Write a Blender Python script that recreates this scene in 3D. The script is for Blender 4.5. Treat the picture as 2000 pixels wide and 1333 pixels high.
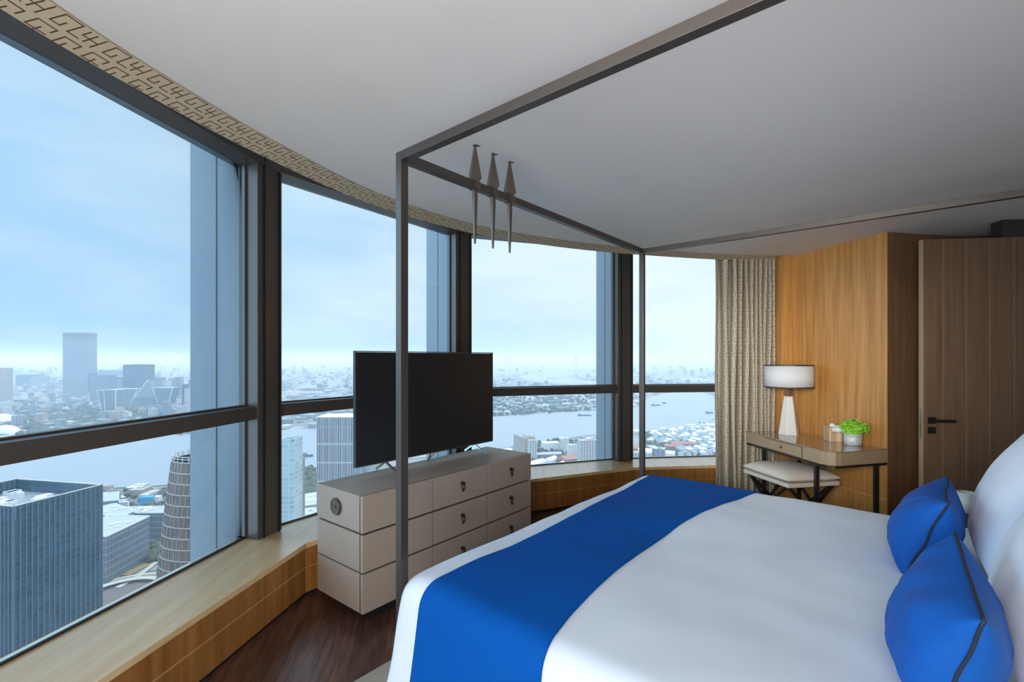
import bpy, bmesh, math, random
from math import sin, cos, pi, radians, sqrt, atan2
from mathutils import Vector, Matrix, noise

# ------------------------------------------------------------------ scene, camera, light
sc = bpy.context.scene
for o in list(bpy.data.objects):
    bpy.data.objects.remove(o, do_unlink=True)
C = sc.collection
H = 1.5            # eye height above the bedroom floor
F = 935.0          # focal length in pixels of the 2000 px wide frame
Y0 = 700.0         # eye level in the frame
cam_d = bpy.data.cameras.new('camera')
cam = bpy.data.objects.new('camera', cam_d)
C.objects.link(cam)
cam.location = (0, 0, H)
cam.rotation_euler = (radians(90), 0, 0)
cam_d.sensor_width = 36
cam_d.lens = 36 * F / 2000
cam_d.shift_y = (Y0 - 666.5) / 2000
cam_d.clip_start = 0.05
cam_d.clip_end = 60000
sc.camera = cam

sc.view_settings.view_transform = 'Standard'
sc.view_settings.look = 'None'
sc.view_settings.exposure = 0.0
sc.view_settings.gamma = 1.0
sc.view_settings.use_curve_mapping = False
try:
    sc.cycles.use_denoising = True
    sc.cycles.max_bounces = 10
    sc.cycles.diffuse_bounces = 5
    sc.cycles.transparent_max_bounces = 16
    sc.cycles.volume_bounces = 1
    sc.cycles.sample_clamp_indirect = 8
    sc.cycles.caustics_reflective = False
    sc.cycles.caustics_refractive = False
except Exception:
    pass

SKY = 1.12
# overcast sky with soft bluish cloud sheets
W = bpy.data.worlds.new('sky')
sc.world = W
W.use_nodes = True
wn, wl = W.node_tree.nodes, W.node_tree.links
wn.clear()
w_out = wn.new('ShaderNodeOutputWorld')
w_bg = wn.new('ShaderNodeBackground')
w_tc = wn.new('ShaderNodeTexCoord')
w_sep = wn.new('ShaderNodeSeparateXYZ')
wl.new(w_tc.outputs['Generated'], w_sep.inputs[0])
w_map = wn.new('ShaderNodeMapping')
w_map.inputs['Scale'].default_value = (1.0, 1.0, 3.6)
wl.new(w_tc.outputs['Generated'], w_map.inputs['Vector'])
w_n = wn.new('ShaderNodeTexNoise')
w_n.inputs['Scale'].default_value = 2.2
w_n.inputs['Detail'].default_value = 5
w_n.inputs['Roughness'].default_value = 0.5
wl.new(w_map.outputs[0], w_n.inputs['Vector'])
def wmath(op, a, b=None, clamp=False):
    n = wn.new('ShaderNodeMath'); n.operation = op; n.use_clamp = clamp
    for i, v in enumerate((a, b)):
        if v is None: continue
        if isinstance(v, (int, float)): n.inputs[i].default_value = v
        else: wl.new(v, n.inputs[i])
    return n.outputs[0]
w_az = wmath('MULTIPLY_ADD', w_sep.outputs['X'], 0.75); w_az.node.inputs[2].default_value = 0.62
w_cl = wmath('MULTIPLY_ADD', w_n.outputs['Fac'], 1.5); w_cl.node.inputs[2].default_value = -0.75
w_f = wmath('ADD', w_az, w_cl)
w_f = wmath('MINIMUM', wmath('MAXIMUM', w_f, 0.0), 1.0)
w_mix = wn.new('ShaderNodeMix'); w_mix.data_type = 'RGBA'
w_mix.inputs['A'].default_value = (0.40, 0.64, 0.88, 1)
w_mix.inputs['B'].default_value = (0.84, 0.94, 1.03, 1)
wl.new(w_f, w_mix.inputs['Factor'])
wl.new(w_mix.outputs['Result'], w_bg.inputs['Color'])
# an overcast sky is brightest overhead
w_zr = wn.new('ShaderNodeMapRange'); w_zr.interpolation_type = 'SMOOTHSTEP'
w_zr.inputs['From Min'].default_value = .45; w_zr.inputs['From Max'].default_value = .80
w_zr.inputs['To Min'].default_value = SKY; w_zr.inputs['To Max'].default_value = SKY * 3.2
wl.new(w_sep.outputs['Z'], w_zr.inputs['Value']); 
# added boost of the unseen sky far round to the left, brightening the room
w_xr = wn.new('ShaderNodeMapRange'); w_xr.interpolation_type = 'SMOOTHSTEP'
w_xr.inputs['From Min'].default_value = -.76; w_xr.inputs['From Max'].default_value = -.98
w_xr.inputs['To Min'].default_value = 1.0; w_xr.inputs['To Max'].default_value = 4.5
wl.new(w_sep.outputs['X'], w_xr.inputs['Value'])
wl.new(wmath('MULTIPLY', w_zr.outputs[0], w_xr.outputs[0]), w_bg.inputs['Strength'])
wl.new(w_bg.outputs[0], w_out.inputs['Surface'])
try:
    W.cycles.sampling_method = 'MANUAL'; W.cycles.sample_map_resolution = 512
except Exception:
    pass

def area(name, loc, target, size, energy, color, size_y=None):
    d = bpy.data.lights.new(name, 'AREA')
    d.energy = energy; d.color = color
    d.shape = 'RECTANGLE'; d.size = size; d.size_y = size_y or size
    o = bpy.data.objects.new(name, d)
    o.location = loc
    o.rotation_euler = (Vector(target) - Vector(loc)).to_track_quat('-Z', 'Y').to_euler()
    C.objects.link(o)
    return o
# added fill lights without fixtures, all behind or beside the camera
area('room_fill', (-.1, -1.15, 1.25), (0.6, 3.2, 3.6), 2.2, 138, (1.0, 0.985, 0.965), 1.4)
area('bedside_fill', (2.75, 1.75, 1.2), (0.9, 3.9, 2.5), .9, 16, (1.0, 0.94, 0.86), .6)
wl_ = area('desk_fill', (-.75, -.75, 1.95), (2.62, 4.75, 1.35), .8, 11, (1.0, 0.97, 0.93), .8)
wl_.data.spread = radians(32)
# ------------------------------------------------------------------ helpers
def P(px, py, z):
    """world point at height z seen at frame position (px, py): used to read plan positions off the photo"""
    d = (H - z) * F / (py - Y0)
    return Vector(((px - 1000) * d / F, d, z))

def V(*a): return Vector(a)

class MB:
    """collects shapes for ONE mesh"""
    def __init__(s): s.v = []; s.f = []; s.m = []; s.mi = 0; s.sm = []; s.smooth = False
    def add(s, vs, fs):
        b = len(s.v)
        s.v += [tuple(p) for p in vs]
        for f in fs:
            s.f.append([b + i for i in f]); s.m.append(s.mi); s.sm.append(s.smooth)
        return s
    def box(s, c, d, rz=0, M=None):
        """c centre, d full sizes, rz about z"""
        R = Matrix.Rotation(rz, 3, 'Z') if M is None else M
        c = Vector(c)
        vs = [c + R @ Vector((x * d[0] / 2, y * d[1] / 2, z * d[2] / 2)) for z in (-1, 1) for x, y in ((-1, -1), (1, -1), (1, 1), (-1, 1))]
        return s.add(vs, [(0, 3, 2, 1), (4, 5, 6, 7), (0, 1, 5, 4), (1, 2, 6, 5), (2, 3, 7, 6), (3, 0, 4, 7)])
    def prism(s, poly, z0, z1, top=None):
        """plan polygon (counter-clockwise) between z0 and z1; top may be another polygon"""
        n = len(poly); top = top or poly
        vs = [(p[0], p[1], z0) for p in poly] + [(p[0], p[1], z1) for p in top]
        return s.add(vs, [tuple(reversed(range(n))), tuple(range(n, 2 * n))] + [(i, (i + 1) % n, n + (i + 1) % n, n + i) for i in range(n)])
    def bar(s, a, b, w, h=None, up=(0, 0, 1)):
        """square bar from a to b"""
        a, b = Vector(a), Vector(b); h = h or w
        d = (b - a); L = d.length; d.normalize()
        u = Vector(up)
        if abs(d.dot(u)) > .98: u = Vector((1, 0, 0))
        x = d.cross(u).normalized(); y = x.cross(d).normalized()
        M = Matrix((x, d, y)).transposed()
        return s.box((a + b) / 2, (w, L, h), M=M)
    def taper(s, a, b, ra, rb, n=4, tw=0):
        a, b = Vector(a), Vector(b); d = (b - a).normalized()
        u = Vector((0, 0, 1)) if abs(d.z) < .9 else Vector((1, 0, 0))
        x = d.cross(u).normalized(); y = d.cross(x)
        vs = [p + (x * cos(2 * pi * i / n + tw) + y * sin(2 * pi * i / n + tw)) * r for p, r in ((a, ra), (b, rb)) for i in range(n)]
        return s.add(vs, [tuple(reversed(range(n))), tuple(range(n, 2 * n))] + [(i, (i + 1) % n, n + (i + 1) % n, n + i) for i in range(n)])
    def lathe(s, c, prof, n=32):
        vs = []; fs = []; k = len(prof)
        for r, z in prof:
            vs += [(c[0] + r * cos(2 * pi * i / n), c[1] + r * sin(2 * pi * i / n), c[2] + z) for i in range(n)]
        for j in range(k - 1):
            fs += [(j * n + i, j * n + (i + 1) % n, (j + 1) * n + (i + 1) % n, (j + 1) * n + i) for i in range(n)]
        fs += [tuple(reversed(range(n))), tuple(range((k - 1) * n, k * n))]
        return s.add(vs, fs)
    def tube(s, pts, r, n=8, closed=False):
        pts = [Vector(p) for p in pts]; m = len(pts); vs = []; fs = []
        up = None
        for i, p in enumerate(pts):
            if closed: d = pts[(i + 1) % m] - pts[i - 1]
            else: d = pts[min(i + 1, m - 1)] - pts[max(i - 1, 0)]
            d.normalize()
            if up is None:
                up = Vector((0, 0, 1)) if abs(d.z) < .8 else Vector((1, 0, 0))
            x = d.cross(up).normalized(); up = x.cross(d).normalized()
            vs += [p + (x * cos(2 * pi * k / n) + up * sin(2 * pi * k / n)) * r for k in range(n)]
        for i in range(m if closed else m - 1):
            j = (i + 1) % m
            fs += [(i * n + k, i * n + (k + 1) % n, j * n + (k + 1) % n, j * n + k) for k in range(n)]
        if not closed:
            fs += [tuple(reversed(range(n))), tuple(range((m - 1) * n, m * n))]
        return s.add(vs, fs)
    def build(s, name, mats, parent=None, bevel=0, fix=True, origin=None):
        me = bpy.data.meshes.new(name)
        org = Vector(origin) if origin is not None else Vector((0, 0, 0))
        me.from_pydata([Vector(v) - org for v in s.v], [], s.f)
        if not isinstance(mats, (list, tuple)): mats = [mats]
        for m in mats: me.materials.append(m)
        me.polygons.foreach_set('material_index', s.m)
        me.polygons.foreach_set('use_smooth', s.sm)
        me.update()
        if fix:
            b = bmesh.new(); b.from_mesh(me)
            bmesh.ops.recalc_face_normals(b, faces=b.faces); b.to_mesh(me); b.free()
        o = bpy.data.objects.new(name, me); C.objects.link(o)
        if parent is not None:
            o.parent = parent
            o.location = org - parent.location if parent.type == 'EMPTY' or parent.parent is None else org
        else:
            o.location = org
        if bevel:
            md = o.modifiers.new('soft_edge', 'BEVEL'); md.width = bevel; md.segments = 2; md.limit_method = 'ANGLE'
        return o

def tag(o, label=None, cat=None, group=None, kind=None):
    if label: o['label'] = label
    if cat: o['category'] = cat
    if group: o['group'] = group
    if kind: o['kind'] = kind
    return o
def empty(name, label=None, cat=None, group=None, kind=None, loc=(0, 0, 0)):
    o = bpy.data.objects.new(name, None); C.objects.link(o); o.location = loc
    o.empty_display_size = .1
    return tag(o, label, cat, group, kind)
def copy_tree(o, parent=None):
    c = o.copy(); C.objects.link(c); c.parent = parent
    for ch in list(o.children): copy_tree(ch, c)
    return c

# ------------------------------------------------------------------ materials
def srgb(r, g, b):
    f = lambda c: (c / 12.92 if c <= .04045 else ((c + .055) / 1.055) ** 2.4)
    return (f(r / 255), f(g / 255), f(b / 255), 1)
def mat(name, col, rough=.5, metal=0, spec=.5, noise_amt=0, noise_scale=20, bump=0, bump_scale=200, stretch=(1, 1, 1), sheen=0, coat=0):
    m = bpy.data.materials.new(name); m.use_nodes = True
    n, l = m.node_tree.nodes, m.node_tree.links
    b = n['Principled BSDF']
    b.inputs['Base Color'].default_value = col if len(col) == 4 else (*col, 1)
    b.inputs['Roughness'].default_value = rough; b.inputs['Metallic'].default_value = metal
    b.inputs['Specular IOR Level'].default_value = spec
    b.inputs['Sheen Weight'].default_value = sheen
    b.inputs['Coat Weight'].default_value = coat
    tc = n.new('ShaderNodeTexCoord'); mp = n.new('ShaderNodeMapping')
    mp.inputs['Scale'].default_value = stretch
    l.new(tc.outputs['Object'], mp.inputs['Vector'])
    if noise_amt:
        t = n.new('ShaderNodeTexNoise'); t.inputs['Scale'].default_value = noise_scale; t.inputs['Detail'].default_value = 6
        l.new(mp.outputs[0], t.inputs['Vector'])
        mx = n.new('ShaderNodeMix'); mx.data_type = 'RGBA'
        c = b.inputs['Base Color'].default_value
        mx.inputs['A'].default_value = (c[0] * (1 - noise_amt), c[1] * (1 - noise_amt), c[2] * (1 - noise_amt), 1)
        mx.inputs['B'].default_value = (c[0] * (1 + noise_amt), c[1] * (1 + noise_amt), c[2] * (1 + noise_amt), 1)
        l.new(t.outputs['Fac'], mx.inputs['Factor']); l.new(mx.outputs['Result'], b.inputs['Base Color'])
    if bump:
        t = n.new('ShaderNodeTexNoise'); t.inputs['Scale'].default_value = bump_scale; t.inputs['Detail'].default_value = 4
        l.new(mp.outputs[0], t.inputs['Vector'])
        bp = n.new('ShaderNodeBump'); bp.inputs['Strength'].default_value = bump; bp.inputs['Distance'].default_value = .004
        l.new(t.outputs['Fac'], bp.inputs['Height']); l.new(bp.outputs[0], b.inputs['Normal'])
    return m
def wood(name, dark, light, stretch, rough=.4, rot=0, scale=1.0, coat=0):
    """fine straight grain, stretch gives the noise scale along each axis"""
    m = bpy.data.materials.new(name); m.use_nodes = True
    n, l = m.node_tree.nodes, m.node_tree.links; b = n['Principled BSDF']
    tc = n.new('ShaderNodeTexCoord'); mp = n.new('ShaderNodeMapping')
    mp.inputs['Rotation'].default_value = (0, 0, rot); mp.inputs['Scale'].default_value = stretch
    l.new(tc.outputs['Object'], mp.inputs['Vector'])
    t1 = n.new('ShaderNodeTexNoise'); t1.inputs['Scale'].default_value = scale; t1.inputs['Detail'].default_value = 8
    t2 = n.new('ShaderNodeTexNoise'); t2.inputs['Scale'].default_value = scale * 5; t2.inputs['Detail'].default_value = 3
    l.new(mp.outputs[0], t1.inputs['Vector']); l.new(mp.outputs[0], t2.inputs['Vector'])
    a = n.new('ShaderNodeMath'); a.operation = 'MULTIPLY_ADD'; a.inputs[1].default_value = .35
    l.new(t2.outputs['Fac'], a.inputs[0]); l.new(t1.outputs['Fac'], a.inputs[2])
    r = n.new('ShaderNodeValToRGB')
    r.color_ramp.elements[0].position = .42; r.color_ramp.elements[0].color = dark
    r.color_ramp.elements[1].position = .9; r.color_ramp.elements[1].color = light
    l.new(a.outputs[0], r.inputs[0]); l.new(r.outputs[0], b.inputs['Base Color'])
    b.inputs['Roughness'].default_value = rough; b.inputs['Coat Weight'].default_value = coat
    b.inputs['Coat Roughness'].default_value = .25
    return m
M = {}
M['ceiling'] = mat('ceiling_paint', (.78, .765, .745), .9, noise_amt=.02, noise_scale=2)
M['wall'] = wood('honey_oak_veneer', srgb(158, 106, 50), srgb(200, 148, 84), (30, 30, 1.2), .42)
M['wall_dark'] = wood('brown_oak_veneer', srgb(92, 66, 46), srgb(120, 90, 64), (30, 30, 1.2), .5)
M['door'] = wood('door_veneer', srgb(96, 72, 52), srgb(120, 92, 68), (30, 30, 1.0), .5)
M['door_edge'] = wood('door_edge_wood', srgb(150, 125, 95), srgb(170, 143, 110), (30, 30, 1.0), .5)
M['bench_top'] = wood('bench_top_oak_lit', srgb(232, 190, 128), srgb(247, 222, 176), (22, 1.6, 22), .3, rot=.9, coat=.6)  # oak paled, the window's reflection is put into the colour
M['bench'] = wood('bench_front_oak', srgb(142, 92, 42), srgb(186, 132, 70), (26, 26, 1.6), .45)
M['bench_line'] = mat('bench_seam', srgb(205, 165, 110), .5)
M['metal'] = mat('bronze_anodised', (.105, .092, .083), .38, .35)
M['frame_dark'] = mat('dark_gasket', (.01, .01, .01), .6)
M['bedmetal'] = mat('dark_bronze_bed', (.075, .064, .056), .36, .5)
M['fin'] = mat('facade_aluminium', (.25, .295, .335), .5, .2)
M['white'] = mat('white_cotton', (.78, .81, .86), .85, bump=.12, bump_scale=9, sheen=.2)
M['duvet'] = mat('white_duvet_cotton', (.72, .79, .88), .8, bump=.10, bump_scale=5, sheen=.1)
M['blue'] = mat('royal_blue_velvet', (.0, .083, .37), .85, spec=.12, noise_amt=.08, noise_scale=3)
M['blue2'] = mat('royal_blue_satin', (.0, .083, .37), .65, spec=.3, noise_amt=.1, noise_scale=4, bump=.7, bump_scale=13)
M['piping'] = mat('navy_piping', (.008, .015, .035), .7)
M['dresser'] = mat('dresser_linen_grey', srgb(176, 161, 146), .55, noise_amt=.06, noise_scale=40, bump=.1, bump_scale=300)
M['gap'] = mat('shadow_gap_black', (.012, .010, .009), .7)
M['bronze'] = mat('aged_bronze', (.13, .105, .085), .4, .6)
M['screen'] = mat('tv_screen', (.016, .017, .019), .35)
M['silver'] = mat('brushed_silver', (.45, .46, .48), .25, 1)
M['tvback'] = mat('tv_back_plastic', (.02, .02, .02), .5)
M['desk'] = mat('taupe_lacquer', srgb(160, 138, 110), .32, noise_amt=.03, noise_scale=60)
M['desk_top'] = mat('desk_glossy_top', srgb(140, 122, 98), .10, coat=.6)
M['leg'] = mat('desk_leg_dark_steel', (.04, .034, .03), .4, .6)
M['leather'] = mat('cream_leather', srgb(212, 202, 188), .42, noise_amt=.04, noise_scale=12)
M['shade'] = mat('lamp_shade_linen', srgb(205, 205, 205), .9, bump=.1)
M['ceramic'] = mat('white_alabaster', srgb(215, 212, 205), .35, noise_amt=.06, noise_scale=14)
M['trimdark'] = mat('dark_trim', (.03, .024, .02), .5)
M['boxwood'] = wood('striped_wood', srgb(140, 98, 60), srgb(232, 205, 168), (70, 70, 1.5), .4)
M['leaf'] = mat('bright_green_leaf', (.24, .55, .03), .5, noise_amt=.4, noise_scale=40)
M['petal'] = mat('white_petal', (.78, .80, .76), .6)
M['pot'] = mat('mottled_silver_pot', (.55, .55, .55), .5, .1, noise_amt=.6, noise_scale=30)
M['rug'] = mat('beige_rug', srgb(178, 168, 156), .95, bump=.5, bump_scale=160, noise_amt=.08, noise_scale=60)
M['cloth_beige'] = mat('fabric_beige', srgb(206, 194, 168), .85)
M['cloth_line'] = mat('fabric_brown_line', srgb(96, 66, 40), .85)
M['curt_a'] = mat('curtain_beige', srgb(186, 177, 156), .85)
M['curt_b'] = mat('curtain_line', srgb(120, 106, 86), .85)

# floor: dark wide planks
def floor_mat():
    m = bpy.data.materials.new('dark_walnut_planks'); m.use_nodes = True
    n, l = m.node_tree.nodes, m.node_tree.links; b = n['Principled BSDF']
    tc = n.new('ShaderNodeTexCoord'); mp = n.new('ShaderNodeMapping')
    mp.inputs['Rotation'].default_value = (0, 0, radians(-99.5)); mp.inputs['Location'].default_value = (.3, .07, 0)
    l.new(tc.outputs['Object'], mp.inputs['Vector'])
    br = n.new('ShaderNodeTexBrick')
    br.inputs['Scale'].default_value = 1; br.inputs['Brick Width'].default_value = 1.5; br.inputs['Row Height'].default_value = .157
    br.inputs['Mortar Size'].default_value = .0014; br.inputs['Bias'].default_value = 0
    br.inputs['Color1'].default_value = (.16, .08, .058, 1); br.inputs['Color2'].default_value = (.10, .052, .04, 1)
    br.inputs['Mortar'].default_value = (.004, .003, .003, 1)
    l.new(mp.outputs[0], br.inputs['Vector'])
    mp2 = n.new('ShaderNodeMapping'); mp2.inputs['Scale'].default_value = (2.2, 26, 1)
    l.new(mp.outputs[0], mp2.inputs['Vector'])
    t = n.new('ShaderNodeTexNoise'); t.inputs['Scale'].default_value = 2; t.inputs['Detail'].default_value = 8; t.inputs['Distortion'].default_value = .6
    l.new(mp2.outputs[0], t.inputs['Vector'])
    mx = n.new('ShaderNodeMix'); mx.data_type = 'RGBA'; mx.blend_type = 'MULTIPLY'; mx.inputs['Factor'].default_value = .75
    r = n.new('ShaderNodeValToRGB'); r.color_ramp.elements[0].position = .35; r.color_ramp.elements[0].color = (.35, .32, .3, 1)
    r.color_ramp.elements[1].position = .7; r.color_ramp.elements[1].color = (1.5, 1.35, 1.25, 1)
    l.new(t.outputs['Fac'], r.inputs[0]); l.new(br.outputs['Color'], mx.inputs['A']); l.new(r.outputs[0], mx.inputs['B'])
    l.new(mx.outputs['Result'], b.inputs['Base Color'])
    b.inputs['Roughness'].default_value = .28
    bp = n.new('ShaderNodeBump'); bp.inputs['Strength'].default_value = .35; bp.inputs['Distance'].default_value = .003
    l.new(t.outputs['Fac'], bp.inputs['Height']); l.new(bp.outputs[0], b.inputs['Normal'])
    return m
M['floor'] = floor_mat()
# architectural glass: clear with a fresnel reflection
def glass_mat():
    m = bpy.data.materials.new('window_glass'); m.use_nodes = True
    n, l = m.node_tree.nodes, m.node_tree.links; n.clear()
    o = n.new('ShaderNodeOutputMaterial'); mx = n.new('ShaderNodeMixShader')
    t = n.new('ShaderNodeBsdfTransparent'); t.inputs['Color'].default_value = (.96, .985, .99, 1)
    g = n.new('ShaderNodeBsdfGlossy'); g.inputs['Roughness'].default_value = 0
    fr = n.new('ShaderNodeFresnel'); fr.inputs['IOR'].default_value = 1.25
    l.new(fr.outputs[0], mx.inputs[0]); l.new(t.outputs[0], mx.inputs[1]); l.new(g.outputs[0], mx.inputs[2])
    l.new(mx.outputs[0], o.inputs['Surface'])
    return m
M['glass'] = glass_mat()

# ------------------------------------------------------------------ room plan (metres, camera at 0,0)
GL = [V(-1.43, -.5, 0), V(-2.03, 1.33, 0), V(-1.723, 3.197, 0), V(-.57, 4.91, 0), V(1.25, 5.55, 0), V(3.2, 5.80, 0)]     # glass line corners
BF = [(-.98, -.5), (-1.54, 1.42), (-1.294, 3.01), (-.22, 4.42), (1.298, 5.10), (3.2, 5.32)]                       # bench front line
EDGE = [(-1.10, -.75), (-1.17, -.4), (-1.29, .5), (-1.345, 1.1), (-1.34, 1.39), (-1.305, 1.62), (-1.25, 1.87), (-1.15, 2.25), (-.85, 3.0), (-.39, 3.62), (.086, 4.0), (.9, 4.42), (2.05, 4.76), (2.9, 4.86)]
CEIL = 2.54
BENCH = .335
def spline(pts, step=.02):
    pts = [Vector((p[0], p[1], 0)) for p in pts]
    q = [pts[0] * 2 - pts[1]] + pts + [pts[-1] * 2 - pts[-2]]
    out = []
    for i in range(1, len(q) - 2):
        a, b, c, d = q[i - 1:i + 3]; k = max(2, int((c - b).length / .01))
        for j in range(k):
            t = j / k
            out.append(.5 * ((2 * b) + (c - a) * t + (2 * a - 5 * b + 4 * c - d) * t * t + (3 * b - a - 3 * c + d) * t ** 3))
    out.append(q[-2])
    # smooth and resample evenly
    for _ in range(160):
        out = [out[0]] + [(out[i - 1] + out[i] * 2 + out[i + 1]) / 4 for i in range(1, len(out) - 1)] + [out[-1]]
    res = [out[0]]; acc = 0; last = out[0]
    for p in out[1:]:
        seg = (p - last).length
        while acc + seg >= step:
            t = (step - acc) / seg
            last = last.lerp(p, t); res.append(last.copy()); seg = (p - last).length; acc = 0
        acc += seg; last = p
    return res
edge = spline(EDGE, .04)
def offset_line(pts, d):
    out = []
    for i, p in enumerate(pts):
        t = (pts[min(i + 1, len(pts) - 1)] - pts[max(i - 1, 0)]).normalized()
        out.append(p + Vector((-t.y, t.x, 0)) * d)       # to the left of travel = towards the glass
    return out

# floor and ceiling
mb = MB(); mb.prism([(-1.0, -2.6), (6.0, -2.6), (6.0, 5.8), (3.2, 5.76), (1.25, 5.51), (-.55, 4.87), (-1.69, 3.18), (-1.99, 1.33), (-1.39, -.5)], -.3, 0)
tag(mb.build('floor', M['floor']), 'dark walnut plank floor', None, None, 'structure')
room_poly = [(p.x, p.y) for p in edge] + [(2.92, 4.9), (6.0, 4.9), (6.0, -2.6), (-1.0, -2.6)]
mb = MB(); mb.prism(room_poly[::-1], CEIL, 2.93)
ceiling = mb.build('ceiling', M['ceiling'])
tag(ceiling, 'plain pale grey painted ceiling with a curved edge along the windows', None, None, 'structure')
mb = MB(); mb.prism([(-1.6, -2.7), (6.1, -2.7), (6.1, 6.3), (1.5, 5.72), (-.62, 5.05), (-1.86, 3.25), (-2.16, 1.33), (-1.55, -.55)], 2.94, 3.2)
tag(mb.build('ceiling', M['ceiling']), 'recessed soffit above the windows', None, None, 'structure')

# meander tile for the woven fabric (1 = brown line)
def make_tile():
    n = 30; k = 6
    T = [[0] * n for _ in range(n)]
    def ln(x0, y0, x1, y1):
        x0, y0, x1, y1 = [int(round(c * k)) for c in (x0, y0, x1, y1)]
        if x0 == x1:
            for y in range(min(y0, y1), max(y0, y1) + 1): T[y % n][x0 % n] = 1
        else:
            for x in range(min(x0, x1), max(x0, x1) + 1): T[y0 % n][x % n] = 1
    def pl(*p):
        for a, b in zip(p, p[1:]): ln(*a, *b)
    pl((.3, 4.4), (.3, 2.9), (2, 2.9), (2, 3.7)); pl((1.1, 4.6), (1.1, 3.6))
    pl((.3, 4.4), (2, 4.4)); pl((2.8, 4.7), (2.8, 3), (4.3, 3), (4.3, 4)); pl((3.5, 3.9), (3.5, 4.9), (4.8, 4.9))
    pl((.6, .2), (.6, 2), (1.5, 2), (1.5, 1.1)); pl((.6, .2), (2.3, .2), (2.3, 2.2), (3.4, 2.2)); pl((3.1, .3), (3.1, 1.4), (4.6, 1.4)); pl((3.9, .3), (3.9, 2.1)); pl((4.7, .2), (4.7, 2.3))
    return T
TILE = make_tile()
def fabric_grid(name, cols, rows, pos, mats, parent=None, smooth=True, xo=0):
    """grid of small cells; cells under a line of the meander take the second material"""
    vs = [pos(i, j) for j in range(rows + 1) for i in range(cols + 1)]
    fs = []; mi = []
    for j in range(rows):
        for i in range(cols):
            a = j * (cols + 1) + i
            fs.append((a, a + 1, a + cols + 2, a + cols + 1)); mi.append(TILE[j % 30][(i + xo) % 30])
    me = bpy.data.meshes.new(name); me.from_pydata(vs, [], fs)
    for m in mats: me.materials.append(m)
    me.polygons.foreach_set('material_index', mi); me.polygons.foreach_set('use_smooth', [smooth] * len(fs)); me.update()
    o = bpy.data.objects.new(name, me); C.objects.link(o)
    if parent: o.parent = parent
    return o
# fabric covered pelmet strip below the window recess, following the curved ceiling edge
pel = empty('pelmet', 'beige fabric covered pelmet strip with brown maze lines, curving along the ceiling edge', 'pelmet')
fine = spline(EDGE, .0052)
fine = [q for q in fine if q.x < 2.70]
foff = offset_line(fine, .145)
rows = 28
fabric_grid('fabric', len(fine) - 1, rows, lambda i, j: (*(fine[i].lerp(foff[i], j / rows)).xy, CEIL - .004 - .022 * (j / rows)), [M['cloth_beige'], M['cloth_line']], pel, False)
edge2 = [q for q in edge if q.x < 2.70]
mb = MB(); ea = offset_line(edge2, .003); eb = offset_line(edge2, .146)
n = len(edge2)
vs = [(p.x, p.y, CEIL - .001) for p in ea] + [(p.x, p.y, CEIL - .022) for p in eb] + [(p.x, p.y, CEIL + .03) for p in ea] + [(p.x, p.y, CEIL + .01) for p in eb]
fs = []
for i in range(n - 1):
    fs += [(i, i + 1, n + i + 1, n + i), (2 * n + i, 3 * n + i, 3 * n + i + 1, 2 * n + i + 1), (n + i, n + i + 1, 3 * n + i + 1, 3 * n + i), (i, 2 * n + i, 2 * n + i + 1, i + 1)]
mb.add(vs, fs); mb.build('board', M['cloth_beige'], pel)

# window bays
n_lab = ['', 'tall window bay beside the low bench with the blue glass tower outside', 'tall window bay behind the bed post and the television',
         'tall window bay over the dresser with the bridge pylons outside', 'tall window bay next to the patterned curtain']
def inset(a, b, d):
    t = (b - a).normalized(); nrm = Vector((t.y, -t.x, 0))
    return nrm * d
for k in range(5):
    a, b = GL[k], GL[k + 1]
    t = (b - a).normalized(); nr = Vector((t.y, -t.x, 0))      # nr points into the room
    rz = atan2(t.y, t.x); L = (b - a).length; mid = (a + b) / 2
    w = empty('window_%d' % (k + 1), n_lab[k] or 'window bay behind the camera', None, None, 'structure')
    for z0, z1 in ((BENCH + .01, 1.15), (1.15, 2.76)):
        m = MB(); m.box(mid + V(0, 0, (z0 + z1) / 2), (L - .1, .012, z1 - z0), rz); m.build('pane', M['glass'], w)
    m = MB(); m.box(mid + nr * .065 + V(0, 0, 2.842), (L - .06, .15, .196), rz); m.build('head_frame', M['metal'], w)
    m = MB(); m.box(mid + nr * .052 + V(0, 0, 1.147), (L - .10, .095, .082), rz)
    m.box(mid + nr * .0 + V(0, 0, 1.147), (L - .10, .04, .10), rz); m.build('transom', M['metal'], w, bevel=.003)
    m = MB(); m.box(mid + nr * .01 + V(0, 0, BENCH + .006), (L - .1, .022, .007), rz); m.build('sill_frame', M['frame_dark'], w)
    m = MB(); m.box(mid - nr * .03 + V(0, 0, -.2), (L, .06, 1.0), rz); m.box(mid - nr * .06 + V(0, 0, 3.1), (L, .1, .66), rz); m.build('spandrel', M['fin'], w)
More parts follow.
